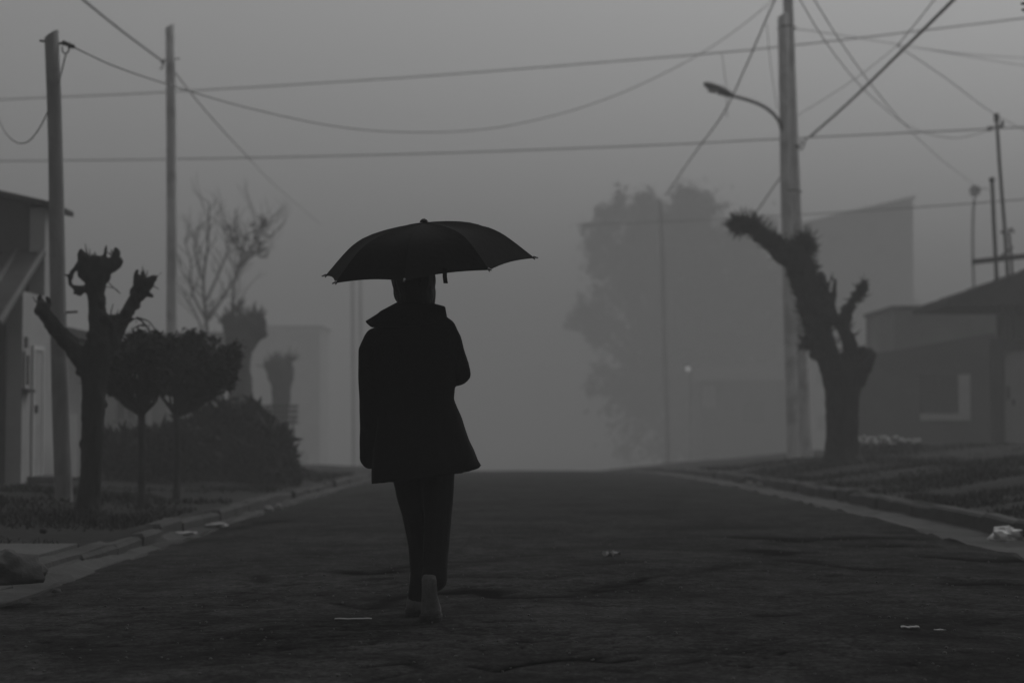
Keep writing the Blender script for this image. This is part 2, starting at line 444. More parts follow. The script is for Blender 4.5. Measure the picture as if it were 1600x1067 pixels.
# grass on both verges
def grass():
    V = []; F = []; base = 0
    for side, n, ya, yb in ((-1, 60000, 8.5, 36.0), (1, 80000, 12.5, 44.0)):
        y = ya * (yb / ya) ** rng.random(n)
        x = LK - .2 - 4.3 * rng.random(n) ** 1.3 if side < 0 else RK + .2 + 5.5 * rng.random(n) ** 1.2
        c = fbm(x, y, .8, 8.0 + side, 3)
        keep = rng.random(n) < .3 + .95 * c
        if side < 0: keep &= ~((y > 10.3) & (y < 13.2))
        x, y, c = x[keep], y[keep], c[keep]; n = len(x)
        h = rng.uniform(.012, .06, n) * (1 + 1.2 * np.maximum(c, 0)); wd = (.014 + y * .0006) / 2
        a = rng.uniform(0, np.pi, n); dx, dy = np.cos(a) * wd, np.sin(a) * wd
        lx, ly = rng.normal(0, .035, n), rng.normal(0, .035, n); z = zg(x, y) - .01
        q = np.stack([np.stack([x - dx, y - dy, z], -1), np.stack([x + dx, y + dy, z], -1),
                      np.stack([x + lx * .45 + dx * .6, y + ly * .45 + dy * .6, z + h * .6], -1), np.stack([x + lx, y + ly, z + h], -1)], 1).reshape(-1, 3)
        V.append(q); k = base + np.arange(n)[:, None] * 4
        F.append(np.concatenate([k + [[0, 1, 2]], k + [[0, 2, 3]]])); base += 4 * n
    tris('grass', np.concatenate(V), np.concatenate(F), M['grass'], label='short uneven grass growing on both verges', cat='grass', kind='stuff')
def tris(name, V, F, m, parent=None, **kw):
    me = bpy.data.meshes.new(name)
    if parent is not None:
        o_ = top(parent); V = V - np.array([o_.x, o_.y, o_.z])
    k = F.shape[1]
    me.vertices.add(len(V)); me.vertices.foreach_set('co', np.ascontiguousarray(V, float).ravel())
    me.loops.add(F.size); me.loops.foreach_set('vertex_index', F.ravel().astype(np.int32))
    me.polygons.add(len(F)); me.polygons.foreach_set('loop_start', np.arange(0, F.size, k, dtype=np.int32))
    me.update(calc_edges=True); me.materials.append(m)
    o = bpy.data.objects.new(name, me); C.objects.link(o)
    if parent is not None: o.parent = parent
    return props(o, **kw)
grass()

# ------------------------------------------------------------------ the walker
ZRG = road_z(Xr, Yr)
def roadz(x, y):
    i_ = int(np.clip(np.searchsorted(ry, y), 1, len(ry) - 2)); j_ = int(np.clip(round((x - rx[0]) / .026), 1, len(rx) - 2))
    return float(ZRG[i_ - 1:i_ + 2, j_ - 1:j_ + 2].max())
WY = 8.57
WX = (655 - 800) / FPX * WY
WZ = roadz(WX, WY) + .002
def W(x, y, z): return Vector((WX + x, WY + y, WZ + z))
person = thing('person', W(0, 0, 0), 'person in a dark coat and trousers walking away holding an umbrella', 'person')

# umbrella axis (used by the hand too)
UA = P(662, 345, WY + .11)
UN = Vector((-.103, -.182, .978)).normalized()      # canopy axis, leaning back and to the left
GRIP = UA - UN * .50

b = MB()
# legs (left leg leads, right foot planted)
b.capsule([W(-.045, .0, .84), W(-.046, .045, .64), W(-.020, .10, .47), W(.002, .14, .32), W(-.008, .215, .10)], [.078, .062, .046, .042, .032])
b.capsule([W(.085, .0, .84), W(.085, .018, .64), W(.082, .03, .47), W(.074, -.002, .32), W(.055, -.036, .15), W(.055, -.036, .09)], [.078, .062, .046, .040, .026, .024])
b.capsule([W(-.012, .225, .06), W(-.02, .29, .045)], [.026, .014]); b.capsule([W(.055, -.035, .06), W(.06, .03, .045)], [.026, .014])
# trunk
b.ell(W(.018, 0, .88), (.145, .095, .12)); b.ell(W(-.01, 0, 1.02), (.13, .085, .14)); b.ell(W(-.03, 0, 1.18), (.145, .09, .14))
b.capsule([W(-.17, 0, 1.22), W(-.03, 0, 1.27), W(.10, 0, 1.26)], [.045, .06, .045])
b.capsule([W(-.03, .0, 1.28), W(-.028, .01, 1.42)], [.05, .046])
# head: skull, jaw, nose, ears, brow, lips (faces away from the camera)
hc = W(-.026, .03, 1.50)
b.ell(hc, (.068, .088, .093)); b.ell(hc + Vector((0, .045, -.055)), (.052, .05, .055))
b.ell(hc + Vector((0, .098, -.012)), (.012, .018, .022)); b.ell(hc + Vector((0, .085, .02)), (.045, .012, .01))
b.ell(hc + Vector((0, .088, -.052)), (.022, .012, .009)); b.ell(hc + Vector((-.07, .03, -.01)), (.01, .018, .028)); b.ell(hc + Vector((.07, .03, -.01)), (.01, .018, .028))
# left arm hanging, hand curled slightly forward
b.capsule([W(-.19, 0, 1.22), W(-.212, -.015, 1.10), W(-.213, -.02, .98), W(-.216, .02, .86), W(-.216, .085, .75)], [.04, .035, .032, .03, .024])
hl = W(-.216, .11, .725)
b.capsule([W(-.216, .085, .75), hl, W(-.214, .125, .70)], [.022, .028, .026])
for k, (oy, ln) in enumerate(((-.028, .062), (-.009, .07), (.010, .066), (.028, .052))):
    p = Vector((hl.x + .002, hl.y + .012 + oy, hl.z - .042))
    b.capsule([p, p + Vector((.012, .006, -ln * .45)), p + Vector((.034, .010, -ln * .72)), p + Vector((.05, .008, -ln * .62))], [.0088, .0082, .0078, .007], 8)
b.capsule([hl + Vector((.012, .03, .0)), hl + Vector((.03, .05, -.02)), hl + Vector((.045, .05, -.045))], [.011, .01, .008], 8)
# right arm bent, fist on the umbrella handle
wrist = GRIP + Vector((.055, -.055, -.045))
b.capsule([W(.10, 0, 1.26), W(.155, -.008, 1.16), W(.174, .0, 1.085), W(.15, .08, 1.12), wrist], [.04, .035, .033, .03, .024])
b.capsule([wrist, GRIP + Vector((.035, -.03, -.01)), GRIP + Vector((.032, -.026, .02))], [.025, .026, .024])
ux = Vector((1, -.7, 0)).normalized(); uy = UN.cross(ux).normalized(); ux = uy.cross(UN).normalized()
for k in range(4):
    c = GRIP + UN * (.034 - .0225 * k)
    rr = .025; pts = []
    for a in (10, 55, 100, 150, 200, 245 - 8 * abs(k - 1)):
        pts.append(c + (ux * math.cos(R(a)) + uy * math.sin(R(a))) * rr)
    b.capsule(pts, [.0098, .0095, .009, .009, .0085, .0075], 8)
b.capsule([GRIP + ux * .033 + UN * .03, GRIP - uy * .028 + UN * .045 + ux * .01, GRIP - uy * .024 - ux * .012 + UN * .052], [.012, .011, .009], 8)
body = b.remesh('body', M['skin'], person, .0055, 2)
# coat: torso loft with both sleeves, one continuous cloth
b = MB()
prof = [(.0, -.21, .282, .175), (.70, -.209, .268, .178), (.76, -.203, .245, .168), (.80, -.197, .226, .155), (.90, -.187, .188, .133), (.98, -.187, .155, .115), (1.06, -.20, .160, .115),
        (1.15, -.222, .172, .122), (1.22, -.232, .172, .118), (1.275, -.215, .165, .105), (1.315, -.185, .155, .09), (1.345, -.135, .125, .075), (1.375, -.10, .06, .068), (1.40, -.09, .045, .062)]
NR = 40; rings = []
for i, (z, xl, xr, d) in enumerate(prof):
    ring = []
    for k in range(NR):
        a = 2 * math.pi * k / NR; ca, sa = math.cos(a), math.sin(a)
        cx, hx = (xl + xr) / 2, (xr - xl) / 2
        e = .8 if i > 1 else .75
        x = cx + hx * math.copysign(abs(ca) ** e, ca); y = d * math.copysign(abs(sa) ** .9, sa)
        zz = z
        if i == 0:
            zz = .61 + max(0, (x + .05)) * .21 + .008 * math.sin(3 * a + 1)
            y += .012 * math.sin(5 * a)
        elif i < 5:
            y += (.012, .011, .010, .006)[i - 1] * math.sin(5 * a)
        ring.append(W(x, y, zz))
    rings.append(ring)
b.rings(rings)
b.capsule([W(-.19, 0, 1.235), W(-.213, -.01, 1.19), W(-.214, -.02, 1.10), W(-.213, -.02, .98), W(-.216, .02, .86), W(-.216, .055, .765), W(-.215, .075, .718)], [.064, .061, .056, .053, .052, .052, .053])
b.capsule([W(.105, 0, 1.285), W(.132, -.005, 1.24), W(.160, -.01, 1.15), W(.177, .0, 1.085), W(.165, .055, 1.085), W(.14, .10, 1.14), wrist + Vector((0, -.01, -.012))], [.062, .057, .055, .057, .056, .05, .042])
def fold(p):
    q = Vector((p[0] * 9, p[1] * 9, p[2] * 3.2)); s = noise.noise(q)
    low = max(0, min(1, (1.0 - (p[2] - WZ)) / .4))
    return .006 * s * (.5 + low) + .003 * noise.noise(q * 3.1)
coat = b.remesh('coat', M['cloth'], person, .0075, 3, fold)
# collar: a wide turned-down collar, its left point standing out
b = MB()
keys = [(-60, (.05, .03, 1.40), (.118, .0, 1.345), (.112, .0, 1.385)), (-30, (.045, -.02, 1.405), (.117, -.045, 1.345), (.108, -.045, 1.388)),
        (-5, (.02, -.055, 1.40), (.08, -.095, 1.315), (.06, -.085, 1.375)), (30, (-.03, -.07, 1.40), (-.02, -.125, 1.30), (-.025, -.11, 1.37)),
        (60, (-.075, -.055, 1.40), (-.12, -.105, 1.295), (-.11, -.09, 1.37)), (90, (-.10, -.01, 1.405), (-.215, -.06, 1.30), (-.17, -.045, 1.365)),
        (110, (-.098, .02, 1.40), (-.238, .0, 1.322), (-.17, .0, 1.362))]
NI = 24
def ki(a, j):
    for q in range(len(keys) - 1):
        if keys[q][0] <= a <= keys[q + 1][0]:
            t = (a - keys[q][0]) / (keys[q + 1][0] - keys[q][0]); return Vector(keys[q][j]).lerp(Vector(keys[q + 1][j]), t)
v = []; f = []
for i in range(NI + 1):
    a = -60 + 170 * i / NI
    for j in (1, 3, 2): v.append(W(*ki(a, j)))
for i in range(NI):
    for j in range(2):
        p = i * 3 + j; f.append((p, p + 1, p + 4, p + 3))
b.add(v, f); co = b.build('collar', M['cloth'], coat, True)
so = co.modifiers.new('thick', 'SOLIDIFY'); so.thickness = .012; so.offset = 0
# trousers
b = MB()
b.capsule([W(-.045, .0, .80), W(-.05, .035, .66), W(-.038, .075, .56), W(-.020, .10, .47), W(.002, .135, .33), W(.002, .185, .19), W(-.012, .218, .085)], [.085, .077, .071, .062, .057, .049, .05])
b.capsule([W(.085, .0, .80), W(.086, .015, .66), W(.084, .03, .56), W(.082, .03, .47), W(.075, .0, .33), W(.071, -.03, .225), W(.068, -.045, .185)], [.085, .075, .07, .063, .060, .056, .059])
b.ell(W(.02, 0, .84), (.16, .11, .13))
def fold2(p):
    return .004 * noise.noise(Vector((p[0] * 14, p[1] * 14, p[2] * 9)))
b.remesh('trousers', M['trouser'], person, .007, 2, fold2)
# boots
def boot(x, y, rot, fwd=0.0):
    m_ = Matrix.Rotation(rot, 3, 'Z')
    def w(px, py, pz):
        q = m_ @ Vector((px, py, 0)); return W(x + q.x, y + q.y, pz)
    sh = MB(); rings = []
    for z, cy_, rx_, ryb, ryf in ((.022, .05, .046, .062, .14), (.05, .05, .046, .062, .135), (.08, .03 + fwd * .4, .041, .045, .09), (.115, .0 + fwd, .035, .034, .05), (.15, -.005 + fwd, .034, .036, .04), (.185, -.008 + fwd, .034, .036, .036), (.203, -.006 + fwd, .029, .031, .031), (.208, -.004 + fwd, .02, .022, .022)):
        ring = []
        for k in range(20):
            a = 2 * math.pi * k / 20; ca, sa = math.cos(a), math.sin(a)
            ring.append(w(rx_ * ca * (1 - .12 * max(sa, 0)), cy_ - .05 + (ryf if sa > 0 else ryb) * sa * 1.0, z))
        rings.append(ring)
    sh.rings(rings); o = sh.build('boot', M['suede'], person, True)
    so_ = MB(); rings = []
    for z, k_ in ((.0, 1.02), (.018, 1.09), (.027, 1.07)):
        ring = []
        for k in range(20):
            a = 2 * math.pi * k / 20; ca, sa = math.cos(a), math.sin(a)
            ring.append(w(.0475 * k_ * ca * (1 - .12 * max(sa, 0)), (.142 if sa > 0 else .063) * k_ * sa, z))
        rings.append(ring)
    so_.rings(rings); so_.build('sole', M['rubber'], o)
boot(.055, -.03, R(-4)); boot(-.022, .228, R(8), .036)
# hair, gathered and covering the nape
b = MB()
b.ell(hc + Vector((0, -.018, .012)), (.099, .108, .108)); b.ell(hc + Vector((.008, -.035, -.065)), (.086, .075, .08)); b.ell(hc + Vector((-.04, -.0, -.03)), (.055, .07, .075)); b.ell(hc + Vector((.052, -.005, -.06)), (.048, .065, .08))
b.remesh('hair', M['hair'], person, .006, 2, lambda p: .0035 * noise.noise(Vector((p[0] * 60, p[1] * 60, p[2] * 12))) + .004 * noise.noise(Vector(p) * 22))
b = MB(); b.ell(W(.066, -.03, 1.392), (.0035, .0035, .004), 8, 6); b.build('earring', M['frame'], person, True)

# ------------------------------------------------------------------ umbrella
umb = thing('umbrella', GRIP - UN * .06, 'open dark folding umbrella held up over the walker', 'umbrella')
HU = .205; RU = .492
RC = UA - UN * (HU + .008)                     # centre of the rim plane
e1 = Vector((1, 0, 0)); e1 = (e1 - UN * e1.dot(UN)).normalized(); e2 = UN.cross(e1).normalized()    # e2 points away from the camera
pt_t = [0, .12, .25, .38, .5, .6, .68, .76, .84, .92, 1.0]
pt_h = [1.0, .985, .955, .91, .845, .765, .67, .53, .36, .18, 0]
def canopy_pt(ang, t, sag=0):
    h = float(np.interp(t, pt_t, pt_h)); h_ = h - sag
    return RC + (e1 * math.sin(ang) - e2 * math.cos(ang)) * RU * t + UN * HU * h_
TIP = [R(-10 + 45 * k) for k in range(8)]
for k in range(8):                             # eight gores, each a cloth panel of its own
    a0, a1 = TIP[k], TIP[k] + R(45); v = []; f = []; NT, NA = 20, 8
    for i in range(NT + 1):
        t = i / NT
        for j in range(NA + 1):
            s = j / NA; q = 4 * s * (1 - s)
            chord = math.cos(R(22.5)) / math.cos((s - .5) * R(45))
            tt = t * (1 - q * .045 * t ** 3) * (chord * .75 + .25 if True else 1)
            g = a0 + (a1 - a0) * s
            p = RC + (e1 * math.sin(g) - e2 * math.cos(g)) * RU * tt + UN * HU * (float(np.interp(t, pt_t, pt_h)) - .06 * q * math.sin(math.pi * min(t, .96)) + (.055 * q * t ** 6))
            v.append(p)
    for i in range(NT):
        for j in range(NA):
            p = i * (NA + 1) + j; f.append((p, p + 1, p + NA + 2, p + NA + 1))
    g = MB(); g.add(v, f); o = g.build('canopy_panel', M['nylon'], umb, True)
for k in range(8):
    g = MB(); g.tube([canopy_pt(TIP[k], t) - UN * .006 for t in np.linspace(.02, 1.0, 16)], .0028, 6); rb = g.build('rib', M['iron'], umb, True)
    g = MB(); g.tube([canopy_pt(TIP[k], .985), canopy_pt(TIP[k], 1.03)], [.005, .003], 8); g.build('rib_tip', M['steel'], rb, True)
    g = MB(); g.tube([UA - UN * .20, canopy_pt(TIP[k], .48) - UN * .008], .0022, 6); g.build('stretcher', M['iron'], umb)
g = MB(); g.tube([UA - UN * .46, UA - UN * .28, UA - UN * .279, UA + UN * .004], [.0065, .0065, .005, .005], 10); g.build('shaft', M['iron'], umb, True)
g = MB(); g.tube([GRIP + UN * .05, GRIP + UN * .045, GRIP - UN * .02, GRIP - UN * .06, GRIP - UN * .064], [.009, .014, .0145, .0155, .01], 14); g.build('handle', M['rubber'], umb, True)
g = MB(); g.tube([UA - UN * .006, UA + UN * .004, UA + UN * .009], [.02, .014, .006], 12); g.build('ferrule', M['rubber'], umb, True)
g = MB(); g.tube([UA - UN * .215, UA - UN * .185], [.013, .013], 12); g.build('runner', M['rubber'], umb, True)
s0 = P(695, 419, WY + .11 - RU * .9); g = MB()
q0 = [s0, s0 + Vector((.0, .001, -.035)), s0 + Vector((.004, .0, -.066))]
for i, p in enumerate(q0): g.v += [tuple(p + Vector((-.0095, 0, 0))), tuple(p + Vector((.0095, 0, 0)))]
g.f = [(0, 1, 3, 2), (2, 3, 5, 4)]; o = g.build('closing_strap', M['nylon'], umb); so = o.modifiers.new('t', 'SOLIDIFY'); so.thickness = .003

# ------------------------------------------------------------------ trees
def bark_disp(amp, fr):
    def d(p):
        q = Vector((p[0] * fr, p[1] * fr, p[2] * fr * .45))
        return amp * (noise.noise(q) + .6 * noise.noise(q * 2.3) + .4 * abs(noise.noise(q * 5)))
    return d
def limb(b, pts, Y, sc=1.0, n=12):
    """limb through photo points (x, y, radius px, depth offset m)"""
    q = []; r = []
    for p in pts:
        x, y, rp = p[:3]; dy = p[3] if len(p) > 3 else 0
        q.append(P(x, y, Y + dy)); r.append(PX(rp, Y) * sc)
    if len(q) > 2:
        k = 4; Q = smooth_path(q, k); RR = np.interp(np.linspace(0, len(r) - 1, len(Q)), range(len(r)), r)
        b.capsule(Q, list(RR), n)
    else: b.capsule(q, r, n)
def knobs(b, pts, Y, n, k0=.45, k1=.8):
    for _ in range(n):
        i = random.randrange(len(pts) - 1); t = random.random(); p, q = pts[i], pts[i + 1]
        x = p[0] + (q[0] - p[0]) * t; y = p[1] + (q[1] - p[1]) * t; r = p[2] + (q[2] - p[2]) * t
        d = Vector((random.gauss(0, 1), random.gauss(0, 1), random.gauss(0, .6))).normalized()
        c = P(x, y, Y + (p[3] if len(p) > 3 else 0)) + d * PX(r, Y) * .85; rr = PX(r, Y) * random.uniform(k0, k1)
        b.ell(c, (rr, rr, rr * random.uniform(.7, 1.2)), 8, 6)
def sprouts(b, centre, n, lmin, lmax, r, up=.6, spread=1.0, dirv=None):
    for _ in range(n):
        d = Vector((random.gauss(0, 1), random.gauss(0, 1), random.gauss(0, 1))) * spread
        d.z += up
        if dirv is not None: d += dirv
        d.normalize(); L_ = random.uniform(lmin, lmax)
        p0 = centre + d * .02; p1 = centre + d * L_ * .5 + Vector((random.gauss(0, .01), random.gauss(0, .01), .01)); p2 = centre + d * L_ + Vector((0, 0, L_ * .15))
        b.tube([p0, p1, p2], [r, r * .8, r * .3], 5)

def base_at(x, Y): q = P(x, 700, Y); return Vector((q.x, Y, zgf(q.x, Y)))

# near left pollard
YT = 17.0
root = thing('pollard_tree', base_at(137, YT), 'dark pollarded tree with three knobbed stub limbs beside the leftmost pole', 'tree')
b = MB()
bz = root.location
limb(b, [(137, 800, 22), (138, 775, 18), (141, 740, 17), (144, 690, 16.5), (146, 640, 17), (147, 600, 19), (150, 565, 23, .02), (153, 540, 20)], YT)
knobs(b, [(137, 800, 22), (138, 775, 18), (141, 740, 17), (144, 690, 16.5), (146, 640, 17), (147, 600, 19), (150, 565, 23, .02), (153, 540, 20)], YT, 6, .3, .5)
limb(b, [(146, 590, 16), (128, 562, 15, -.05), (105, 535, 12, -.12), (86, 512, 11, -.18), (70, 490, 11, -.22), (66, 480, 10, -.22)], YT)
knobs(b, [(146, 590, 16), (128, 562, 15, -.05), (105, 535, 12, -.12), (86, 512, 11, -.18), (70, 490, 11, -.22), (66, 480, 10, -.22)], YT, 14)
limb(b, [(152, 560, 18), (153, 510, 14), (151, 480, 13, .05), (150, 450, 14, .05), (149, 428, 20, .05), (150, 416, 18, .05)], YT)
knobs(b, [(152, 560, 18), (153, 510, 14), (151, 480, 13, .05), (150, 450, 14, .05), (149, 428, 20, .05), (150, 416, 18, .05)], YT, 14)
limb(b, [(152, 570, 16), (172, 532, 16, .1), (188, 508, 12, .18), (201, 484, 10, .22), (213, 463, 10, .25), (222, 446, 12, .25)], YT)
knobs(b, [(152, 570, 16), (172, 532, 16, .1), (188, 508, 12, .18), (201, 484, 10, .22), (213, 463, 10, .25), (222, 446, 12, .25)], YT, 14)
for pts in ([(135, 428, 14), (132, 412, 11), (129, 402, 7)], [(135, 425, 9), (128, 405, 6), (126, 390, 2.5)], [(155, 425, 16), (172, 416, 13), (180, 412, 10)], [(150, 440, 17), (158, 425, 16)], [(220, 450, 11), (232, 442, 10)], [(158, 420, 8), (164, 400, 4), (166, 384, 2.5)], [(165, 415, 10), (178, 410, 10), (186, 408, 6)], [(178, 408, 7), (182, 395, 6), (181, 390, 4)],
            [(165, 430, 10), (150, 410, 10)], [(128, 452, 7), (112, 446, 4.5), (110, 432, 4), (120, 416, 3.5), (128, 410, 3)], [(112, 432, 4), (98, 428, 1.5)], [(125, 458, 5), (116, 458, 3)],
            [(222, 442, 10), (234, 440, 8), (240, 434, 4)], [(214, 445, 6), (212, 430, 4), (214, 423, 2.5)], [(240, 438, 4), (253, 425, 1.6)], [(222, 432, 3), (225, 424, 1.5)], [(216, 466, 6), (228, 460, 5), (238, 463, 3)],
            [(68, 484, 8), (62, 470, 5), (63, 460, 2)], [(72, 482, 6), (77, 470, 4), (74, 466, 3)], [(172, 520, 8), (175, 497, 7)], [(175, 500, 6), (184, 492, 4)], [(190, 505, 5), (214, 497, 2)]):
    limb(b, [(p[0], p[1], p[2] * .95, .05) for p in pts], YT)
b.remesh('trunk', M['bark'], root, .015, 1, bark_disp(.016, 13))
b = MB()
for pts in ([(172, 500, 1.2), (174, 485, 1.0), (177, 475, .6)], [(214, 497, 1.8), (222, 502, 1.5), (232, 515, 1.2), (238, 528, .7)], [(214, 496, 1.4), (232, 502, 1.1), (242, 515, .8)], [(168, 440, .9), (178, 450, .8), (187, 458, .6)], [(165, 448, .8), (180, 451, .6), (188, 459, .5)], [(240, 447, 1), (248, 452, .6)]):
    limb(b, [(p[0], p[1], p[2], .1) for p in pts], YT, n=6)
for x, y in ((148, 400), (138, 398), (178, 396), (222, 432), (66, 472), (178, 496)):
    sprouts(b, P(x, y + 6, YT + .05), 7, .05, .13, .008, .9, .7)
b.build('twigs', M['twig'], root)['kind'] = 'stuff'

# right pollard, shaggy with sprouts
YR = 32.6
root = thing('pollard_tree', base_at(1316, YR), 'thick pollarded tree with a shaggy limb bending over the right verge', 'tree')
b = MB(); g0 = root.location
limb(b, [(1317, 724, 36), (1316, 708, 28), (1316, 680, 25), (1316, 640, 25), (1318, 605, 27), (1322, 580, 30)], YR)
limb(b, [(1335, 590, 20), (1346, 570, 17), (1354, 556, 13), (1347, 551, 10)], YR)
knobs(b, [(1335, 590, 20), (1346, 570, 17), (1354, 556, 13), (1347, 551, 10)], YR, 4)
limb(b, [(1308, 595, 22), (1294, 560, 19), (1280, 520, 21), (1269, 480, 22), (1257, 440, 21), (1247, 410, 22), (1240, 394, 19)], YR)
knobs(b, [(1308, 595, 22), (1294, 560, 19), (1280, 520, 21), (1269, 480, 22), (1257, 440, 21), (1247, 410, 22), (1240, 394, 19)], YR, 14)
limb(b, [(1248, 415, 16), (1222, 396, 15), (1196, 374, 12), (1178, 358, 12), (1164, 355, 10), (1154, 357, 5)], YR, 1)
knobs(b, [(1248, 415, 16), (1222, 396, 15), (1196, 374, 12), (1178, 358, 12), (1164, 355, 10), (1154, 357, 5)], YR, 14)
limb(b, [(1250, 410, 14), (1258, 390, 12), (1262, 382, 9)], YR)
knobs(b, [(1250, 410, 14), (1258, 390, 12), (1262, 382, 9)], YR, 4)
limb(b, [(1330, 585, 15), (1328, 545, 12, -.1), (1320, 515, 10, -.1), (1322, 492, 8, -.1), (1330, 474, 6.5, -.1), (1340, 462, 7, -.1), (1347, 452, 8, -.1), (1349, 449, 7, -.1)], YR)
knobs(b, [(1330, 585, 15), (1328, 545, 12, -.1), (1320, 515, 10, -.1), (1322, 492, 8, -.1), (1330, 474, 6.5, -.1), (1340, 462, 7, -.1), (1347, 452, 8, -.1), (1349, 449, 7, -.1)], YR, 14)
limb(b, [(1316, 520, 7, -.1), (1303, 490, 6, -.1), (1290, 455, 6), (1283, 430, 5)], YR)
knobs(b, [(1316, 520, 7, -.1), (1303, 490, 6, -.1), (1290, 455, 6), (1283, 430, 5)], YR, 4)
limb(b, [(1302, 480, 4), (1304, 455, 4), (1305, 437, 3)], YR); limb(b, [(1290, 455, 3), (1297, 440, 2), (1301, 426, 1.5)], YR)
limb(b, [(1266, 500, 8), (1256, 492, 6), (1252, 482, 5)], YR); limb(b, [(1280, 550, 8), (1277, 543, 6)], YR)
b.remesh('trunk', M['bark'], root, .024, 1, bark_disp(.03, 7))
b = MB()
path = [(1152, 356), (1162, 352), (1176, 354), (1190, 366), (1204, 380), (1220, 392), (1236, 392), (1250, 385), (1260, 380), (1264, 395), (1258, 415), (1265, 440), (1278, 442), (1252, 450), (1262, 480), (1256, 490), (1280, 500), (1240, 410), (1248, 400), (1270, 425), (1284, 455), (1230, 400), (1258, 540), (1276, 545)]
for i, (x, y) in enumerate(path):
    c = P(x, y, YR); k = 110 if i < 11 else 55
    sprouts(b, c, k,   .10, .30 if i < 11 else .22, .014, .35, 1.0, Vector((-.7, 0, -.1)) if i < 2 else None)
for x, y in ((1350, 446), (1345, 452), (1356, 556), (1348, 553)): sprouts(b, P(x, y, YR - .1), 30, .06, .17, .012, .5, 1)
for (xa, ya), (xb, yb), rp, n in (((1308, 595), (1280, 520), 20, 40), ((1280, 520), (1257, 440), 22, 80), ((1257, 440), (1240, 394), 21, 80), ((1235, 398), (1178, 358), 13, 90), ((1330, 560), (1320, 500), 9, 30), ((1320, 500), (1348, 450), 7, 40), ((1316, 640), (1320, 575), 26, 16)):
    for _ in range(n):
        t = random.random(); a = random.uniform(0, 2 * math.pi); c = P(xa + (xb - xa) * t, ya + (yb - ya) * t, YR); d = Vector((math.cos(a), math.sin(a), random.uniform(-.2, .9))).normalized()
        c = c + Vector((math.cos(a), math.sin(a), 0)) * PX(rp, YR) * .85; L_ = random.uniform(.05, .2)
        b.tube([c, c + d * L_ * .6, c + d * L_ + Vector((0, 0, .02))], [.014, .011, .004], 5)
b.build('sprouts', M['twig'], root)['kind'] = 'stuff'

# leaf clouds
def leaf_cloud(name, blobs, n, size, m, parent, shell=.5, elong=1.7, up=0.0, kind='stuff', soft=0.0):
    vol = np.array([q[1][0] * q[1][1] * q[1][2] for q in blobs]) ** .75; vol = vol / vol.sum()
    pick = rng.choice(len(blobs), n, p=vol)
    cs = np.array([list(q[0]) for q in blobs]); rs = np.array([q[1] for q in blobs])
    d = rng.normal(size=(n, 3)); d /= np.linalg.norm(d, axis=1)[:, None]
    rad = (shell + (1 - shell) * rng.random(n)) ** .6
    rad *= 1 + .22 * np.sin(d[:, 0] * 7 + pick) * np.cos(d[:, 2] * 6 + pick * 2.1) + .15 * rng.normal(size=n) + .35 * (rng.random(n) < .06) * rng.random(n)
    if soft: rad = np.abs(rng.normal(0, soft, n)) + .05
    c = cs[pick] + d * rs[pick] * rad[:, None]
    a = rng.normal(size=(n, 3)); a[:, 2] += up; a += d * .6; a /= np.linalg.norm(a, axis=1)[:, None]
    t = rng.normal(size=(n, 3)); bb = np.cross(a, t); bb /= np.linalg.norm(bb, axis=1)[:, None]
    s = size * (.45 + 1.5 * rng.random(n) ** 2.2)[:, None]
    q = np.stack([c - a * s * elong * .5, c + bb * s * .32, c + a * s * elong * .5, c - bb * s * .32], 1).reshape(-1, 3)
    F = np.arange(4 * n).reshape(-1, 4)
    return tris(name, q, F, m, parent, kind=kind)
def branch(b, p, d, L_, r, depth, kids=3, up=.25, wig=.18, out=None, spread=.55):
    pts = [p]; q = p.copy(); dd = d.copy(); n = 5
    for i in range(n):
        dd = (dd + Vector((random.gauss(0, wig), random.gauss(0, wig), random.gauss(0, wig * .6) + up * .12))).normalized()
        q = q + dd * L_ / n; pts.append(q.copy())
    b.tube(pts, list(np.linspace(r, r * .55, n + 1)), 6 if depth > 0 else 4)
    if out is not None: out.append(q.copy())
    if depth <= 0: return
    for k in range(kids):
        i = random.randint(2, n) if k else n
        nd = (dd + Vector((random.gauss(0, spread), random.gauss(0, spread), random.gauss(0, spread * .5) + up))).normalized()
        branch(b, pts[i], nd, L_ * random.uniform(.5, .78), r * .58 * (1 if i == n else .8), depth - 1, kids, up, wig, out, spread)

# two small clipped trees
def clipped(x, Y, blobs, fork_y, label, n):
    root = thing('clipped_tree', base_at(x, Y), label, 'tree', 'small clipped trees on the left verge')
    b = MB(); bx = root.location; fk = P(x, fork_y, Y)
    b.tube([bx - Vector((0, 0, .05)), bx.lerp(fk, .4) + Vector((.01, 0, 0)), fk], [.045, .032, .035], 8)
    for q in blobs:
        for _ in range(2):
            e = q[0] + Vector((random.gauss(0, q[1][0] * .5), random.gauss(0, q[1][1] * .5), random.uniform(-.6, .5) * q[1][2]))
            md = fk.lerp(e, .5) + Vector((random.gauss(0, .05), random.gauss(0, .05), -.03))
            b.tube([fk, md, e], [.024, .018, .008], 6)
            for _ in range(2):
                e2 = md.lerp(e, random.random()) + Vector((random.gauss(0, .12), random.gauss(0, .12), random.uniform(.05, .22))); b.tube([md, e2], [.011, .004], 5)
    extra = []
    for q in blobs:
        for _ in range(9):
            d = Vector((random.gauss(0, 1), random.gauss(0, 1), abs(random.gauss(.3, .7)))).normalized(); e = q[0] + Vector((d.x * q[1][0], d.y * q[1][1], d.z * q[1][2])) * random.uniform(.85, 1.25)
            b.tube([q[0], e], [.008, .003], 4); r_ = random.uniform(.04, .10); extra.append((e, (r_, r_, r_ * random.uniform(.7, 1.4))))
    b.build('trunk', M['twig'], root)
    leaf_cloud('crown', blobs + extra, n, .04, M['leaf'], root, .1)
    return root
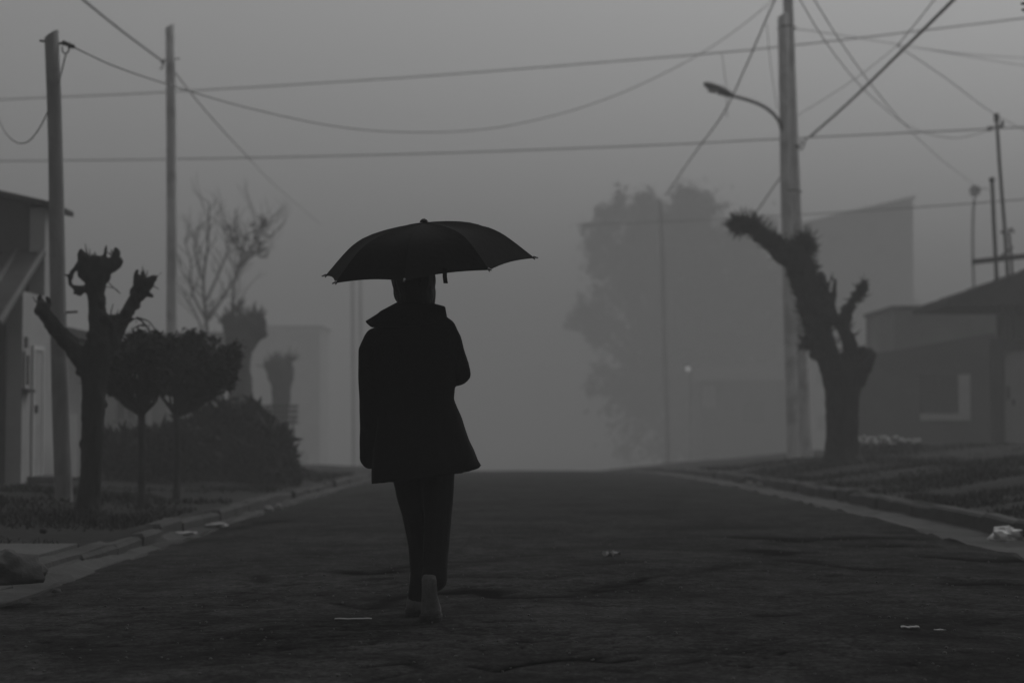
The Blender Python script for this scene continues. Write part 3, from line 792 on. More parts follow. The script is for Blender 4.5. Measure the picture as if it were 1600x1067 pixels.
def blob(x, y, rxp, ryp, Y, k=1.0): return (P(x, y, Y), (PX(rxp, Y), PX(rxp, Y) * k, PX(ryp, Y)))
clipped(221, 18.2, [blob(205, 566, 38, 30, 18.20), blob(182, 578, 20, 20, 18.20), blob(235, 560, 30, 30, 18.30), blob(210, 545, 30, 22, 18.20), blob(172, 558, 16, 22, 18.40), blob(248, 566, 18, 20, 18.50), blob(228, 535, 20, 14, 18.30), blob(165, 592, 9, 10, 18.20), blob(232, 596, 12, 10, 18.20), blob(178, 606, 12, 8, 18.1), blob(198, 610, 13, 7, 18.3), blob(246, 604, 13, 9, 18.2), blob(258, 588, 12, 12, 18.4)], 648, 'small clipped tree with a thin stem nearest the pollarded tree', 6000)
clipped(276, 20.8, [blob(300, 570, 48, 42, 20.80), blob(335, 560, 30, 32, 20.90), blob(275, 578, 28, 28, 20.70), blob(312, 594, 34, 24, 20.80), blob(345, 580, 26, 24, 20.80), blob(258, 578, 14, 16, 20.80), blob(262, 545, 18, 16, 20.60), blob(296, 536, 22, 14, 20.80), blob(330, 612, 18, 12, 20.70), blob(362, 562, 14, 18, 20.90), blob(290, 618, 14, 9, 20.80), blob(268, 608, 13, 9, 20.7), blob(348, 602, 16, 12, 20.8), blob(318, 622, 16, 8, 20.9)], 650, 'small clipped tree with a wide crown beside the tall left pole', 8500)

# shrubs under them
def shrub(x, Y, blobs, n, size, label, spikes):
    root = thing('shrub', base_at(x, Y), label, 'shrub')
    leaf_cloud('foliage', blobs, n, size, M['leaf'], root, .0, 2.6, .5)
    b = MB()
    for _ in range(spikes):
        q = random.choice(blobs); e = q[0] + Vector((random.gauss(0, .6) * q[1][0], random.gauss(0, .6) * q[1][1], random.uniform(.0, 1.15) * q[1][2]))
        b.tube([root.location + Vector((random.gauss(0, .3), random.gauss(0, .2), -.02)), root.location.lerp(e, .6) + Vector((0, 0, .15)), e], [.018, .012, .004], 5)
    b.build('stems', M['twig'], root)
shrub(225, 25.8, [blob(200, 712, 42, 34, 25.8), blob(245, 706, 46, 36, 25.8), blob(182, 700, 24, 26, 25.9), blob(290, 702, 42, 38, 25.7)], 10000, .08, 'dense dark shrub behind the thin stemmed clipped tree', 40)
shrub(380, 27.6, [blob(340, 685, 55, 50, 27.6), blob(400, 695, 48, 45, 27.5), blob(375, 665, 45, 32, 27.6), blob(430, 715, 32, 30, 27.4), blob(440, 690, 16, 16, 27.4), blob(450, 738, 30, 12, 27.0), blob(310, 700, 40, 40, 27.5)], 14000, .085, 'wide spiky dark shrub at the kerb below the pollard stumps', 60)

# bare trees
def bare(x, Y, label, stems, tufts=()):
    root = thing('bare_tree', base_at(x, Y), label, 'tree')
    b = MB(); root_p = root.location
    limbs = MB()
    for pts, r0, depth in stems:
        q = smooth_path([P(px, py, Y + random.gauss(0, .25)) for px, py in pts], 4); r0 = r0 * 1.5
        rad = list(np.linspace(r0, r0 * .3, len(q))); b.tube(q, rad, 7)
        for i in range(3, len(q)):
            d = (q[i] - q[i - 1]).normalized(); s = Vector((random.choice((-1, 1)) * random.uniform(.5, 1.1), random.gauss(0, .6), random.uniform(.2, .7)))
            branch(limbs, q[i], (d * .7 + s).normalized(), random.uniform(.45, 1.0), max(rad[i] * .55, .016), depth, 2, .35, .16, None, .45)
    b.build('trunk', M['twig'], root); limbs.build('branches', M['twig'], root)['kind'] = 'stuff'
    if tufts: leaf_cloud('leaf_tufts', [blob(tx, ty, random.uniform(6, 12), random.uniform(5, 10), Y) for tx, ty in tufts], 26 * len(tufts), .11, M['leaf'], root, .1, soft=1.0)
bare(330, 60.0, 'tall bare branching tree just right of the tall left pole',
     [([(332, 720), (330, 600), (322, 500), (318, 440), (325, 380), (327, 318)], .05, 1), ([(322, 500), (300, 455), (298, 410), (288, 375)], .03, 1), ([(322, 470), (345, 420), (355, 390), (352, 360)], .03, 1),
      ([(330, 560), (310, 500), (296, 470)], .03, 1), ([(325, 500), (352, 460), (372, 425), (385, 405)], .03, 1), ([(318, 440), (306, 400), (305, 365)], .02, 1)])
bare(362, 64.0, 'bare tree with a rounded head of twigs above the thick stump',
     [([(358, 720), (360, 600), (363, 490), (368, 430), (378, 400), (382, 370)], .045, 2), ([(372, 420), (392, 390), (405, 365), (412, 348)], .025, 2), ([(376, 405), (368, 380), (355, 352)], .02, 2), ([(378, 400), (398, 392), (418, 372)], .02, 2)], [(412, 348), (418, 368), (400, 362), (384, 372), (358, 356), (392, 385), (405, 380), (376, 388), (366, 374), (388, 352), (410, 392)])

# pollard stumps further along
def stump(x, Y, label, limbs_, heads, seedn, lr):
    root = thing('pollard_stump', base_at(x, Y), label, 'tree', 'thick pollard stumps on the left verge')
    b = MB()
    for l in limbs_: limb(b, l, Y)
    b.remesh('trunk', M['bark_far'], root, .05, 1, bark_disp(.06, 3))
    b = MB()
    for hx, hy in heads: sprouts(b, P(hx, hy, Y), seedn, lr * .4, lr, .022, .8, .8)
    b.build('sprouts', M['twig'], root)['kind'] = 'stuff'
stump(378, 52.0, 'thicker nearer pollard stump with a leaning knobbed head', [[(380, 760, 24), (379, 690, 21), (377, 630, 19), (374, 590, 19), (372, 555, 20), (376, 530, 23), (385, 512, 22)], [(380, 540, 16), (398, 518, 15), (405, 505, 11), (403, 496, 8)], [(370, 525, 15), (360, 505, 13), (355, 500, 10)], [(405, 515, 9), (412, 522, 6)]],
      [(360, 495), (378, 495), (395, 495), (404, 500), (350, 505), (372, 485)], 22, .42)
stump(437, 66.0, 'slimmer farther pollard stump with an upright brush of sprouts', [[(437, 780, 16), (437, 700, 13), (438, 645, 13), (440, 610, 15), (437, 585, 19), (434, 575, 18)], [(445, 600, 12), (452, 585, 8), (455, 570, 4)], [(430, 590, 12), (420, 572, 8)]],
      [(420, 572), (430, 568), (440, 568), (450, 572), (455, 565)], 22, .5)

# street rubbish basket on a post
YB = 50.0
q = P(428, 700, YB); bz = zgf(q.x, YB)
root = thing('rubbish_basket', (q.x, YB, bz), 'dark rectangular rubbish basket raised on posts beside the farther stump', 'basket')
p0, p1 = P(392, 634, YB), P(465, 660, YB)
for xx in (p0.x + .12, p1.x - .12):
    g = MB(); g.tube([(xx, YB, bz - .05), (xx, YB, p1.z)], .025, 8); g.build('post', M['iron'], root)
for i in range(4):
    z = p1.z + (p0.z - p1.z) * i / 3
    g = MB()
    for y0 in (YB - .22, YB + .22): g.box((p0.x, y0 - .012, z - .025), (p1.x, y0 + .012, z + .025))
    for x0 in (p0.x, p1.x): g.box((x0 - .012, YB - .205, z - .022), (x0 + .012, YB + .205, z + .022))
    g.build('rail', M['iron'], root)
for i in range(13):
    x0 = p0.x + .03 + (p1.x - p0.x - .06) * i / 12; g = MB(); g.box((x0 - .02, YB - .232, p1.z - .02), (x0 + .02, YB - .236 + .02, p0.z + .02)); g.build('slat', M['iron'], root)
g = MB(); g.box((p0.x + .01, YB - .2, p1.z - .02), (p1.x - .01, YB + .2, p1.z + .01)); g.build('floor_plate', M['iron'], root)

# big tree far down the street
YF = 218.0
q = P(1048, 700, YF)
root = thing('large_tree', (q.x, YF, zgf(q.x, YF)), 'huge leafy tree fading into the fog right of the road', 'tree')
b = MB(); tb = root.location
fork = P(1048, 610, YF)
b.tube([tb - Vector((0, 0, .3)), tb.lerp(fork, .5) + Vector((.1, 0, 0)), fork], [.75, .55, .45], 10)
fb = [(1050, 470, 75, 85), (985, 440, 60, 75), (1110, 430, 65, 80), (960, 400, 48, 55), (1000, 365, 50, 45), (1060, 360, 55, 48), (1110, 370, 50, 50), (1155, 420, 50, 65), (1170, 490, 55, 60), (1100, 520, 65, 60), (1000, 530, 60, 55),
      (935, 480, 34, 26), (915, 500, 24, 16), (940, 515, 26, 16), (930, 370, 22, 18), (1020, 590, 50, 45), (1085, 600, 50, 40), (1150, 570, 55, 55), (1200, 540, 45, 55), (985, 585, 30, 30), (1200, 470, 40, 60), (960, 330, 26, 22), (1010, 325, 26, 18), (1090, 325, 26, 20), (1070, 315, 16, 16), (1036, 345, 45, 40), (1045, 400, 60, 50), (1060, 440, 70, 60), (1130, 470, 70, 70), (1140, 540, 70, 60), (1060, 550, 70, 60), (1000, 640, 55, 45), (1060, 655, 55, 45), (1120, 640, 55, 50), (955, 600, 30, 26), (1180, 620, 50, 60), (1040, 700, 70, 30), (1130, 700, 70, 30), (1205, 440, 35, 50), (1215, 520, 35, 50), (1180, 380, 40, 40)]
blobs = []
for x, y, a, c in fb:
    blobs.append((P(x, y, YF + random.gauss(0, 2.5)), (PX(a * .8, YF), PX(max(a, 40), YF), PX(c * .8, YF))))
    for _ in range(11):
        th = random.uniform(0, 2 * math.pi); k = random.uniform(.6, 1.08); r_ = random.uniform(7, 17)
        blobs.append((P(x + a * k * math.cos(th), y - c * k * math.sin(th), YF + random.gauss(0, 2.5)), (PX(r_, YF), PX(r_ * 1.3, YF), PX(r_ * random.uniform(.7, 1.3), YF))))
for q_ in blobs[::4]:
    e = q_[0]; md = fork.lerp(e, .5) + Vector((random.gauss(0, .5), random.gauss(0, .5), -.4)); b.tube([fork, md, e], [.28, .2, .08], 7)
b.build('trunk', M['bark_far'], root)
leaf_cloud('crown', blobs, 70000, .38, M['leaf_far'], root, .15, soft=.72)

# ------------------------------------------------------------------ utility poles
def pole(name, xb, Y, top_px, rb, rt, label, lean_dy=0.0, slant=.05, mat=None):
    bse = base_at(xb, Y); tp = P(top_px[0], top_px[1], Y + lean_dy)
    root = thing(name, bse, label, 'pole', 'utility poles along the street')
    n = 14; v = []; f = []; K = 9
    for i in range(K + 1):
        t = i / K; c = (bse - Vector((0, 0, .3))).lerp(tp, t); r = rb + (rt - rb) * t
        c = c + Vector((math.sin(t * 5 + xb) * .012, math.cos(t * 4 + xb) * .01, 0))
        for k in range(n):
            a = 2 * math.pi * k / n; rr = r * (1 + .05 * math.sin(3 * a + i) * random.random())
            z = c.z + (slant * math.cos(a) if i == K else 0)
            v.append((c.x + rr * math.cos(a), c.y + rr * math.sin(a), z))
    for i in range(K):
        for k in range(n):
            a = i * n + k; bb = i * n + (k + 1) % n; f.append((a, bb, bb + n, a + n))
    f.append(tuple(K * n + k for k in range(n)))
    g = MB(); g.add(v, f); g.build('shaft', mat or M['pole'], root, True)
    return root, bse, tp
def bolt_bracket(root, a, c, r=.018, name='bracket'):
    g = MB(); g.tube([a, c], r, 8); return g.build(name, M['iron'], root, True)
def insulator(root, c, ax, r=.035, ln=.1):
    ax = Vector(ax).normalized(); g = MB(); c = Vector(c)
    g.tube([c - ax * ln * .5, c - ax * ln * .3, c - ax * ln * .28, c, c + ax * ln * .02, c + ax * ln * .3, c + ax * ln * .32, c + ax * ln * .5], [r * .5, r * .55, r, r * .95, r * .6, r * 1.0, r * .6, r * .4], 12)
    return g.build('insulator', M['insul'], root, True)

Y1 = 18.6
r1, b1, t1 = pole('utility_pole', 104, Y1, (79, 54), .088, .068, 'shorter thick wooden utility pole at the far left beside the white house', slant=.045)
bolt_bracket(r1, P(62, 64, Y1), P(108, 70, Y1), .012)
insulator(r1, P(102, 68, Y1), (1, 0, -.3), .028, .07); insulator(r1, P(111, 72, Y1), (1, 0, -.3), .03, .08)
g = MB(); q = [P(97, 74, Y1), P(98, 81, Y1 - .02), P(103, 84, Y1), P(107, 80, Y1 + .02), P(108, 74, Y1)]; g.tube(smooth_path(q), .008, 6); g.build('cable_loop', M['cable'], r1, True)
g = MB(); g.tube(smooth_path([P(103, 85, Y1), P(98, 105, Y1), P(92, 130, Y1 - .08)]), .008, 6); g.build('down_lead', M['cable'], r1, True)
bolt_bracket(r1, P(104, 488, Y1), P(121, 487, Y1), .012)

Y2 = 35.0
r2, b2, t2 = pole('utility_pole', 269, Y2, (266.5, 42), .11, .085, 'tall slim wooden utility pole rising behind the clipped trees', slant=.04, mat=M['pole_pale'])
bolt_bracket(r2, P(252, 95, Y2 - .1), P(281, 92, Y2 + .05), .012)
insulator(r2, P(254, 97, Y2 - .12), (-.6, -1, .3), .03, .08)
g = MB(); g.tube(smooth_path([P(256, 96, Y2 - .1), P(254, 104, Y2 - .1), P(250, 109, Y2 - .1)]), .016, 6); g.build('cable_end', M['cable'], r2, True)

Y3 = 44.0
r3, b3, t3 = pole('utility_pole', 1259, Y3 + .3, (1228, -70), .165, .115, 'tallest utility pole with a curved street lamp arm right of the road', mat=M['pole_pale'])
r4, b4, t4 = pole('utility_pole', 1240, Y3, (1222, 23), .15, .115, 'older utility pole strapped against the street lamp pole', slant=.08, mat=M['pole_pale'])
for i in range(2):
    yy = (45, 300)[i]; c = P(1229 if i == 0 else 1238, yy, Y3 + .12); g = MB()
    pts = [c + Vector((math.cos(a) * (.21), math.sin(a) * .33, 0)) for a in np.linspace(0, 2 * math.pi, 17)]
    g.tube(pts, .014, 6); g.build('strap', M['iron'], r4, True)
# lamp on a curved arm
arm = smooth_path([P(1222, 205, Y3 - .05), P(1216, 188, Y3 - .15), P(1200, 171, Y3 - .3), P(1176, 159, Y3 - .45), P(1140, 149, Y3 - .6)], 6)
g = MB(); g.tube(arm, .04, 10); ao = g.build('lamp_arm', M['lamp_metal'], r3, True)
h0, h1 = P(1144, 150, Y3 - .6), P(1100, 131, Y3 - .85)
g = MB(); ax = (h1 - h0); L_ = ax.length; ax.normalize(); side = ax.cross(Vector((0, 0, 1))).normalized(); upv = side.cross(ax)
rings = []
for t, wd, hh in ((0, .065, .06), (.15, .11, .09), (.35, .16, .11), (.65, .165, .10), (.88, .12, .08), (1.0, .04, .03)):
    rings.append([h0 + ax * L_ * t + side * wd * math.cos(a) + upv * (hh * math.sin(a) * (1 if math.sin(a) > 0 else .8)) for a in np.linspace(0, 2 * math.pi, 15)[:-1]])
g.rings(rings); ho = g.build('lamp_head', M['lamp_metal'], r3, True)
g = MB(); g.ell(h0 + ax * L_ * .6 - upv * .05, (.17, .12, .06), 14, 8); g.build('lens', M['frame'], ho, True)
insulator(r3, P(1247, 228, Y3 + .1), (1, 0, 0), .04, .12); insulator(r3, P(1252, 222, Y3 + .1), (0, 0, 1), .035, .1)
g = MB(); g.tube(smooth_path([P(1247, 230, Y3 + .1), P(1252, 234, Y3), P(1256, 228, Y3 - .1), P(1260, 217, Y3 - .3), P(1270, 212, Y3 - .5)]), .018, 7); g.build('cable_end', M['cable'], r3, True)
bolt_bracket(r3, P(1230, 268, Y3 + .2), P(1222, 266, Y3 + .1), .02)

YN = 20.0
r5, b5, t5 = pole('utility_pole', 1632, YN, (1622, -60), .1, .08, 'utility pole at the right edge with two black insulators')
bolt_bracket(r5, P(1618, 7, YN), P(1596, 7, YN), .010); bolt_bracket(r5, P(1618, 17, YN), P(1598, 17, YN), .010)
insulator(r5, P(1599, 6, YN), (1, 0, 0), .016, .05); insulator(r5, P(1600, 16, YN), (1, 0, 0), .018, .05)

r6, b6, t6 = pole('utility_pole', 1045, 118.0, (1033, 316), .17, .12, 'faint pale utility pole in front of the huge foggy tree', mat=M['pale_wall'])
r7, b7, t7 = pole('utility_pole', 553, 150.0, (551, 428), .17, .13, 'left one of two faint distant poles left of the walker')
r8, b8, t8 = pole('utility_pole', 566, 154.0, (563, 424), .17, .13, 'right one of two faint distant poles left of the walker')

# ------------------------------------------------------------------ overhead cables
def cable(label, pts, r, k=8, sag=0.0):
    q = [P(x, y, Y) for x, y, Y in pts]
    if len(q) == 2:
        a, c = q; n = 16; q = [a.lerp(c, i / n) - Vector((0, 0, sag * 4 * (i / n) * (1 - i / n))) for i in range(n + 1)]
    else: q = smooth_path(q, k)
    root = MB(); root.tube(q, r, 6)
    o = root.build('overhead_cable', M['cable'], None, True)
    return props(o, label, 'cable', 'overhead cables')
cable('higher of the two thick cables crossing the whole street', [(-160, 166, 54), (0, 156, 53), (265, 144, 52), (640, 121, 50), (1000, 93, 48), (1225, 73, 47), (1600, 29, 45), (1760, 8, 44)], .016)
cable('lower of the two thick cables crossing the whole street', [(-160, 254, 54), (0, 252, 53), (265, 249, 52), (640, 241, 50), (1000, 228, 48), (1225, 217, 47), (1600, 199, 45), (1760, 190, 44)], .016)
cable('long sagging cable from the leftmost pole up to the right', [(113, 73, 18.6), (180, 104, 22), (265, 133, 26), (400, 172, 30), (540, 200, 33.5), (660, 207, 36), (780, 199, 38.2), (900, 171, 40.2), (1000, 133, 41.6), (1090, 87, 42.6), (1160, 40, 43.3), (1232, -20, 44)], .010)
cable('thick cable running overhead from the top edge to the tall left pole', [(60, -58, 24), (130, 0, 27.2), (192, 50, 30.8), (254, 96, 34.8)], .020)
cable('thin cable descending rightward from the tall left pole', [(272, 112, 35), (310, 160, 38.5), (350, 206, 43), (390, 248, 51.4)], .013)
cable('faint thin cable sinking into the fog left of the umbrella', [(390, 249, 51.5), (430, 290, 60), (500, 350, 85)], .011)
cable('thin drooping cable loop at the left edge', [(-30, 120, 24), (0, 191, 21.5), (14, 214, 21), (30, 224, 20.6), (46, 220, 20.2), (62, 200, 19.7), (76, 172, 19.2), (90, 140, 18.72)], .007)
cable('thickest cable slanting from the street lamp pole to the top edge', [(1268, 212, 43.3), (1330, 157, 38), (1410, 79, 32), (1490, 0, 27), (1585, -96, 22.5)], .027)
cable('cable slanting down past the street lamp head', [(1240, -60, 35), (1211, 0, 36.5), (1194, 38, 37.6), (1165, 105, 40), (1130, 178, 43.2), (1085, 240, 48), (1040, 306, 58)], .016)
cable('short thin hanger wire above the street lamp', [(1128, 82, 47.4), (1134, 130, 45.5), (1136, 182, 43.2)], .013)
cable('thin vertical lead between the slanting cable and the pole', [(1198, 38, 37.7), (1204, 100, 40), (1214, 170, 43.8)], .007)
cable('stay wire slanting from the old pole to the shaggy limb', [(1230, 262, 44), (1205, 298, 44.8), (1172, 346, 46)], .016)
cable('left one of two thin service wires to the globe lamp', [(1228, -50, 30), (1250, 0, 32), (1300, 80, 36), (1360, 150, 42), (1425, 200, 50), (1490, 216, 50), (1546, 204, 48.5)], .010)
cable('right one of two thin service wires to the globe lamp', [(1240, -50, 30), (1272, 0, 33), (1330, 90, 38), (1400, 180, 46), (1460, 240, 62), (1520, 288, 82)], .011)
cable('thin wire from the service mast up to the wire joint', [(1640, 222, 52), (1556, 180, 48.5), (1480, 124, 43), (1402, 72, 38)], .011)
cable('thin wire from the wire joint to the top edge', [(1402, 72, 38), (1430, 38, 35), (1465, -6, 32), (1510, -60, 29)], .010)
cable('faint wire from the wire joint down to the street lamp pole', [(1402, 72, 38), (1330, 128, 40.5), (1244, 182, 44)], .007)
cable('thin cable running right from the old pole top', [(1232, 44, 44.2), (1330, 58, 46), (1450, 78, 49), (1600, 103, 55), (1700, 116, 60)], .010)
cable('upper faint wire at the right edge beyond the old pole', [(1400, 70, 48), (1500, 84, 52), (1600, 91, 56), (1700, 96, 60)], .010)
cable('low thin cable behind the right poles', [(900, 352, 78), (1100, 344, 72), (1240, 336, 66), (1420, 325, 60), (1600, 312, 55), (1720, 304, 52)], .018)

# ------------------------------------------------------------------ houses
def hpart(root, name, m, *boxes, bevel=0):
    g = MB()
    for a, c in boxes: g.box(a, c)
    return g.build(name, m, root, bevel=bevel)
def window_x(root, X, y0, y1, z0, z1, depth=.08):
    """window in a wall that faces +X"""
    w_ = hpart(root, 'window', M['glass'], ((X - .02, y0, z0), (X + .012, y1, z1)))
    hpart(w_, 'frame', M['door'], ((X, y0 - .05, z0 - .05), (X + .035, y1 + .05, z0)), ((X, y0 - .05, z1), (X + .035, y1 + .05, z1 + .05)), ((X, y0 - .05, z0 + .001), (X + .033, y0, z1 - .001)), ((X, y1, z0 + .001), (X + .033, y1 + .05, z1 - .001)))
    hpart(w_, 'sill', M['concrete'], ((X, y0 - .09, z0 - .1), (X + .09, y1 + .09, z0 - .052)))
    return w_
def window_y(root, Yw, x0, x1, z0, z1, fm=None, th=.05):
    """window in a wall that faces the camera"""
    fm = fm or M['frame']
    w_ = hpart(root, 'window', M['glass'], ((x0, Yw - .012, z0), (x1, Yw + .02, z1)))
    hpart(w_, 'frame', fm, ((x0 - th, Yw - .04, z0 - th), (x1 + th, Yw, z0)), ((x0 - th, Yw - .04, z1), (x1 + th, Yw, z1 + th)), ((x0 - th, Yw - .038, z0 + .001), (x0, Yw, z1 - .001)), ((x1, Yw - .038, z0 + .001), (x1 + th, Yw, z1 - .001)),
          (((x0 + x1) / 2 - .02, Yw - .03, z0 + .001), ((x0 + x1) / 2 + .02, Yw - .013, z1 - .001)))
    hpart(w_, 'sill', M['concrete'], ((x0 - th - .06, Yw - .1, z0 - th - .06), (x1 + th + .06, Yw, z0 - th - .002)))
    return w_

# left house: low front wing with ribbed lean-to roof, taller block behind
XW = -6.1
h = thing('white_house', (XW, 24.5, .1), 'white walled house with a ribbed lean-to roof at the left edge', 'house')
gz = -.1
hpart(h, 'street_wall', M['white_wall'], ((XW - .2, 23.9, .02), (XW, 25.0, 2.52)), ((XW - .2, 25.002, .02), (XW, 25.95, 3.68)))
g = MB(); # gable wall of the tall block, faces the camera
zt = 3.88
for xa_, za_, xb2, zb2 in ((-5, 3.98, -1.5, 3.95), (-1.5, 3.95, -.9, 3.90), (-.9, 3.9, -.45, 3.8), (-.45, 3.8, -.202, 3.74)):
    g.hexa([(XW + xa_, 24.99, .02), (XW + xb2, 24.99, .02), (XW + xb2, 25.18, .02), (XW + xa_, 25.18, .02), (XW + xa_, 24.99, za_), (XW + xb2, 24.99, zb2), (XW + xb2, 25.18, zb2), (XW + xa_, 25.18, za_)])
g.build('gable_wall', M['grey_wall'], h)
hpart(h, 'end_wall', M['grey_wall'], ((XW - 5, 23.88, .02), (XW - .203, 24.08, 2.3)))
hpart(h, 'back_wall', M['grey_wall'], ((XW - 5, 25.75, .02), (XW - .203, 25.95, 3.6)))
g = MB()
zc = [(-5.2, 3.98), (-1.5, 3.95), (-.9, 3.90), (-.45, 3.80), (.13, 3.67)]
for (xa, za), (xb_, zb) in zip(zc[:-1], zc[1:]):
    g.hexa([(XW + xa, 24.85, za), (XW + xb_, 24.85, zb), (XW + xb_, 26.05, zb), (XW + xa, 26.05, za), (XW + xa, 24.85, za + .07), (XW + xb_, 24.85, zb + .07), (XW + xb_, 26.05, zb + .07), (XW + xa, 26.05, za + .07)])
g.build('roof', M['roof'], h)
# lean-to roof sloping to the camera with ribs
ya, za, yb, zb = 24.97, 3.06, 22.9, 2.02
g = MB(); g.hexa([(XW - 5, yb, zb), (XW + .02, yb, zb), (XW + .02, ya, za), (XW - 5, ya, za), (XW - 5, yb, zb + .04), (XW + .02, yb, zb + .04), (XW + .02, ya, za + .04), (XW - 5, ya, za + .04)])
lr = g.build('lean_to_roof', M['roof'], h)
for i in range(12):
    x = XW - .02 - i * .34; g = MB(); d = .035
    g.hexa([(x - d, yb - .02, zb + .042), (x + d, yb - .02, zb + .042), (x + d, ya, za + .042), (x - d, ya, za + .042), (x - d * .5, yb - .02, zb + .09), (x + d * .5, yb - .02, zb + .09), (x + d * .5, ya, za + .09), (x - d * .5, ya, za + .09)])
    g.build('roof_rib', M['roof_rib'], lr)
window_x(h, XW, 23.98, 24.12, 1.35, 1.72); hpart(h, 'vent', M['iron'], ((XW - .01, 24.0, 1.82), (XW + .02, 24.12, 1.95)))
d_ = hpart(h, 'door', M['door'], ((XW - .02, 24.42, .2), (XW + .02, 24.86, 1.8)), bevel=.004); hpart(d_, 'handle', M['steel'], ((XW + .021, 24.47, 1.0), (XW + .06, 24.5, 1.1)))
hpart(d_, 'frame', M['frame'], ((XW, 24.36, .2), (XW + .03, 24.415, 1.86)), ((XW, 24.865, .2), (XW + .03, 24.92, 1.86)), ((XW, 24.416, 1.802), (XW + .03, 24.864, 1.86)))
hpart(h, 'step', M['concrete'], ((XW, 24.2, .02), (XW + .35, 25.0, .2)))
# rear wing beyond the pole
hpart(h, 'wing_wall', M['mid_wall'], ((XW - .35, 25.96, .02), (XW - .15, 29.2, 2.05)))
hpart(h, 'wing_door', M['white_wall'], ((XW - .149, 26.6, .1), (XW - .11, 27.45, 1.0)))
g = MB(); g.hexa([(XW - 3, 25.96, 2.35), (XW + .05, 25.96, 2.06), (XW + .05, 29.3, 2.06), (XW - 3, 29.3, 2.35), (XW - 3, 25.96, 2.47), (XW + .05, 25.96, 2.18), (XW + .05, 29.3, 2.18), (XW - 3, 29.3, 2.47)]); g.build('wing_roof', M['roof'], h)

# second house on the left behind the clipped trees
Yh = 57.0; xa, xb_ = P(150, 600, Yh).x, P(352, 600, Yh).x; zz = zgf(xa, Yh)
h = thing('low_house', ((xa + xb_) / 2, Yh, zz), 'low pale house with a dark roof half hidden behind the clipped trees', 'house')
zt = P(200, 556, Yh).z
hpart(h, 'front_wall', M['white_wall'], ((xa, Yh, zz - .3), (xb_, Yh + .2, zt)))
hpart(h, 'side_wall', M['pale_wall'], ((xb_ - .2, Yh + .201, zz - .3), (xb_, Yh + 5, zt)))
g = MB(); g.hexa([(xa - .8, Yh - .35, zt), (xb_ + .3, Yh - .35, zt), (xb_ + .3, Yh + 2.6, zt + .75), (xa - .8, Yh + 2.6, zt + .75), (xa - .8, Yh - .35, zt + .08), (xb_ + .3, Yh - .35, zt + .08), (xb_ + .3, Yh + 2.6, zt + .83), (xa - .8, Yh + 2.6, zt + .83)]); g.build('roof', M['roof'], h)
window_y(h, Yh, P(183, 600, Yh).x, P(212, 600, Yh).x, P(190, 655, Yh).z, P(190, 600, Yh).z, M['door'])
d_ = hpart(h, 'door', M['dark_wood'], ((P(300, 600, Yh).x, Yh - .02, zz + .05), (P(325, 600, Yh).x, Yh + .02, zz + 2.0))); hpart(d_, 'handle', M['steel'], ((P(303, 600, Yh).x, Yh - .06, zz + .98), (P(303, 600, Yh).x + .03, Yh - .021, zz + 1.1)))
for px in (164, 236):
    x = P(px, 600, Yh).x; hpart(h, 'porch_post', M['frame'], ((x - .05, Yh - .3, zz - .2), (x + .05, Yh - .2, zt + .01)))

# third house on the left, faint
Yh = 190.0; xa, xb_ = P(385, 600, Yh).x - 2, P(500, 600, Yh).x; zz = zgf(xb_, Yh); zt = P(450, 512, Yh).z
h = thing('flat_roofed_house', ((xa + xb_) / 2, Yh, zz), 'faint flat roofed house in the fog left of the walker', 'house')
hpart(h, 'front_wall', M['white_wall'], ((xa, Yh, zz - .4), (xb_, Yh + .25, zt)))
hpart(h, 'side_wall', M['white_wall'], ((xb_ - .25, Yh + .251, zz - .4), (xb_, Yh + 9, zt)))
hpart(h, 'roof', M['concrete'], ((xa - .3, Yh - .3, zt + .002), (xb_ + .25, Yh + 9.2, zt + .2)))
window_y(h, Yh, xb_ - 2.2, xb_ - 1.1, zz + 1.0, zz + 2.2, M['door'])
hpart(h, 'door', M['dark_wood'], ((xb_ - 3.8, Yh - .02, zz), (xb_ - 2.9, Yh + .02, zz + 2.1)))

# right: porch house with white gate
Yp = 47.0; zz = zgf(P(1500, 600, Yp).x, Yp)
xE = P(1479, 475, Yp).x; zE = P(1479, 475, Yp).z
h = thing('porch_house', (xE + 2, Yp, zz), 'house with a dark sloping porch roof and arched white gate at the right edge', 'house')
xR = xE + 4.4; zR = P(1600, 430, Yp).z + (xR - P(1600, 430, Yp).x) * .36
g = MB(); g.hexa([(xE, Yp, zE - .03), (xR, Yp, zE - .03), (xR, Yp + 4, zE - .03), (xE, Yp + 4, zE - .03), (xE, Yp, zE + .06), (xR, Yp, zR), (xR, Yp + 4, zR), (xE, Yp + 4, zE + .06)])
g.build('porch_roof', M['roof'], h)
for i in range(6):
    x0 = xE + .05 + i * .72; g = MB(); s0 = zE + .07 + (x0 - xE) * (zR - zE - .06) / (xR - xE); s1 = s0 + .74 * (zR - zE - .06) / (xR - xE)
    g.hexa([(x0 - .05, Yp - .06, s0), (x0 + .70, Yp - .06, s1), (x0 + .70, Yp + 4.05, s1), (x0 - .05, Yp + 4.05, s0), (x0 - .05, Yp - .06, s0 + .05), (x0 + .70, Yp - .06, s1 + .03), (x0 + .70, Yp + 4.05, s1 + .03), (x0 - .05, Yp + 4.05, s0 + .05)])
    g.build('roof_sheet', M['roof'], h)
zB = P(1570, 545, Yp).z; zBt = P(1570, 528, Yp).z
for px in (1564, 1579, 1586):
    x = P(px, 500, Yp).x; hpart(h, 'porch_post', M['iron'], ((x - .035, Yp + .25, zBt - .02), (x + .035, Yp + .32, zE - .03)))
xg = P(1573, 600, Yp).x
hpart(h, 'lintel', M['grey_wall'], ((P(1553, 500, Yp).x, Yp + .1, zB), (xR, Yp + .5, zBt)))
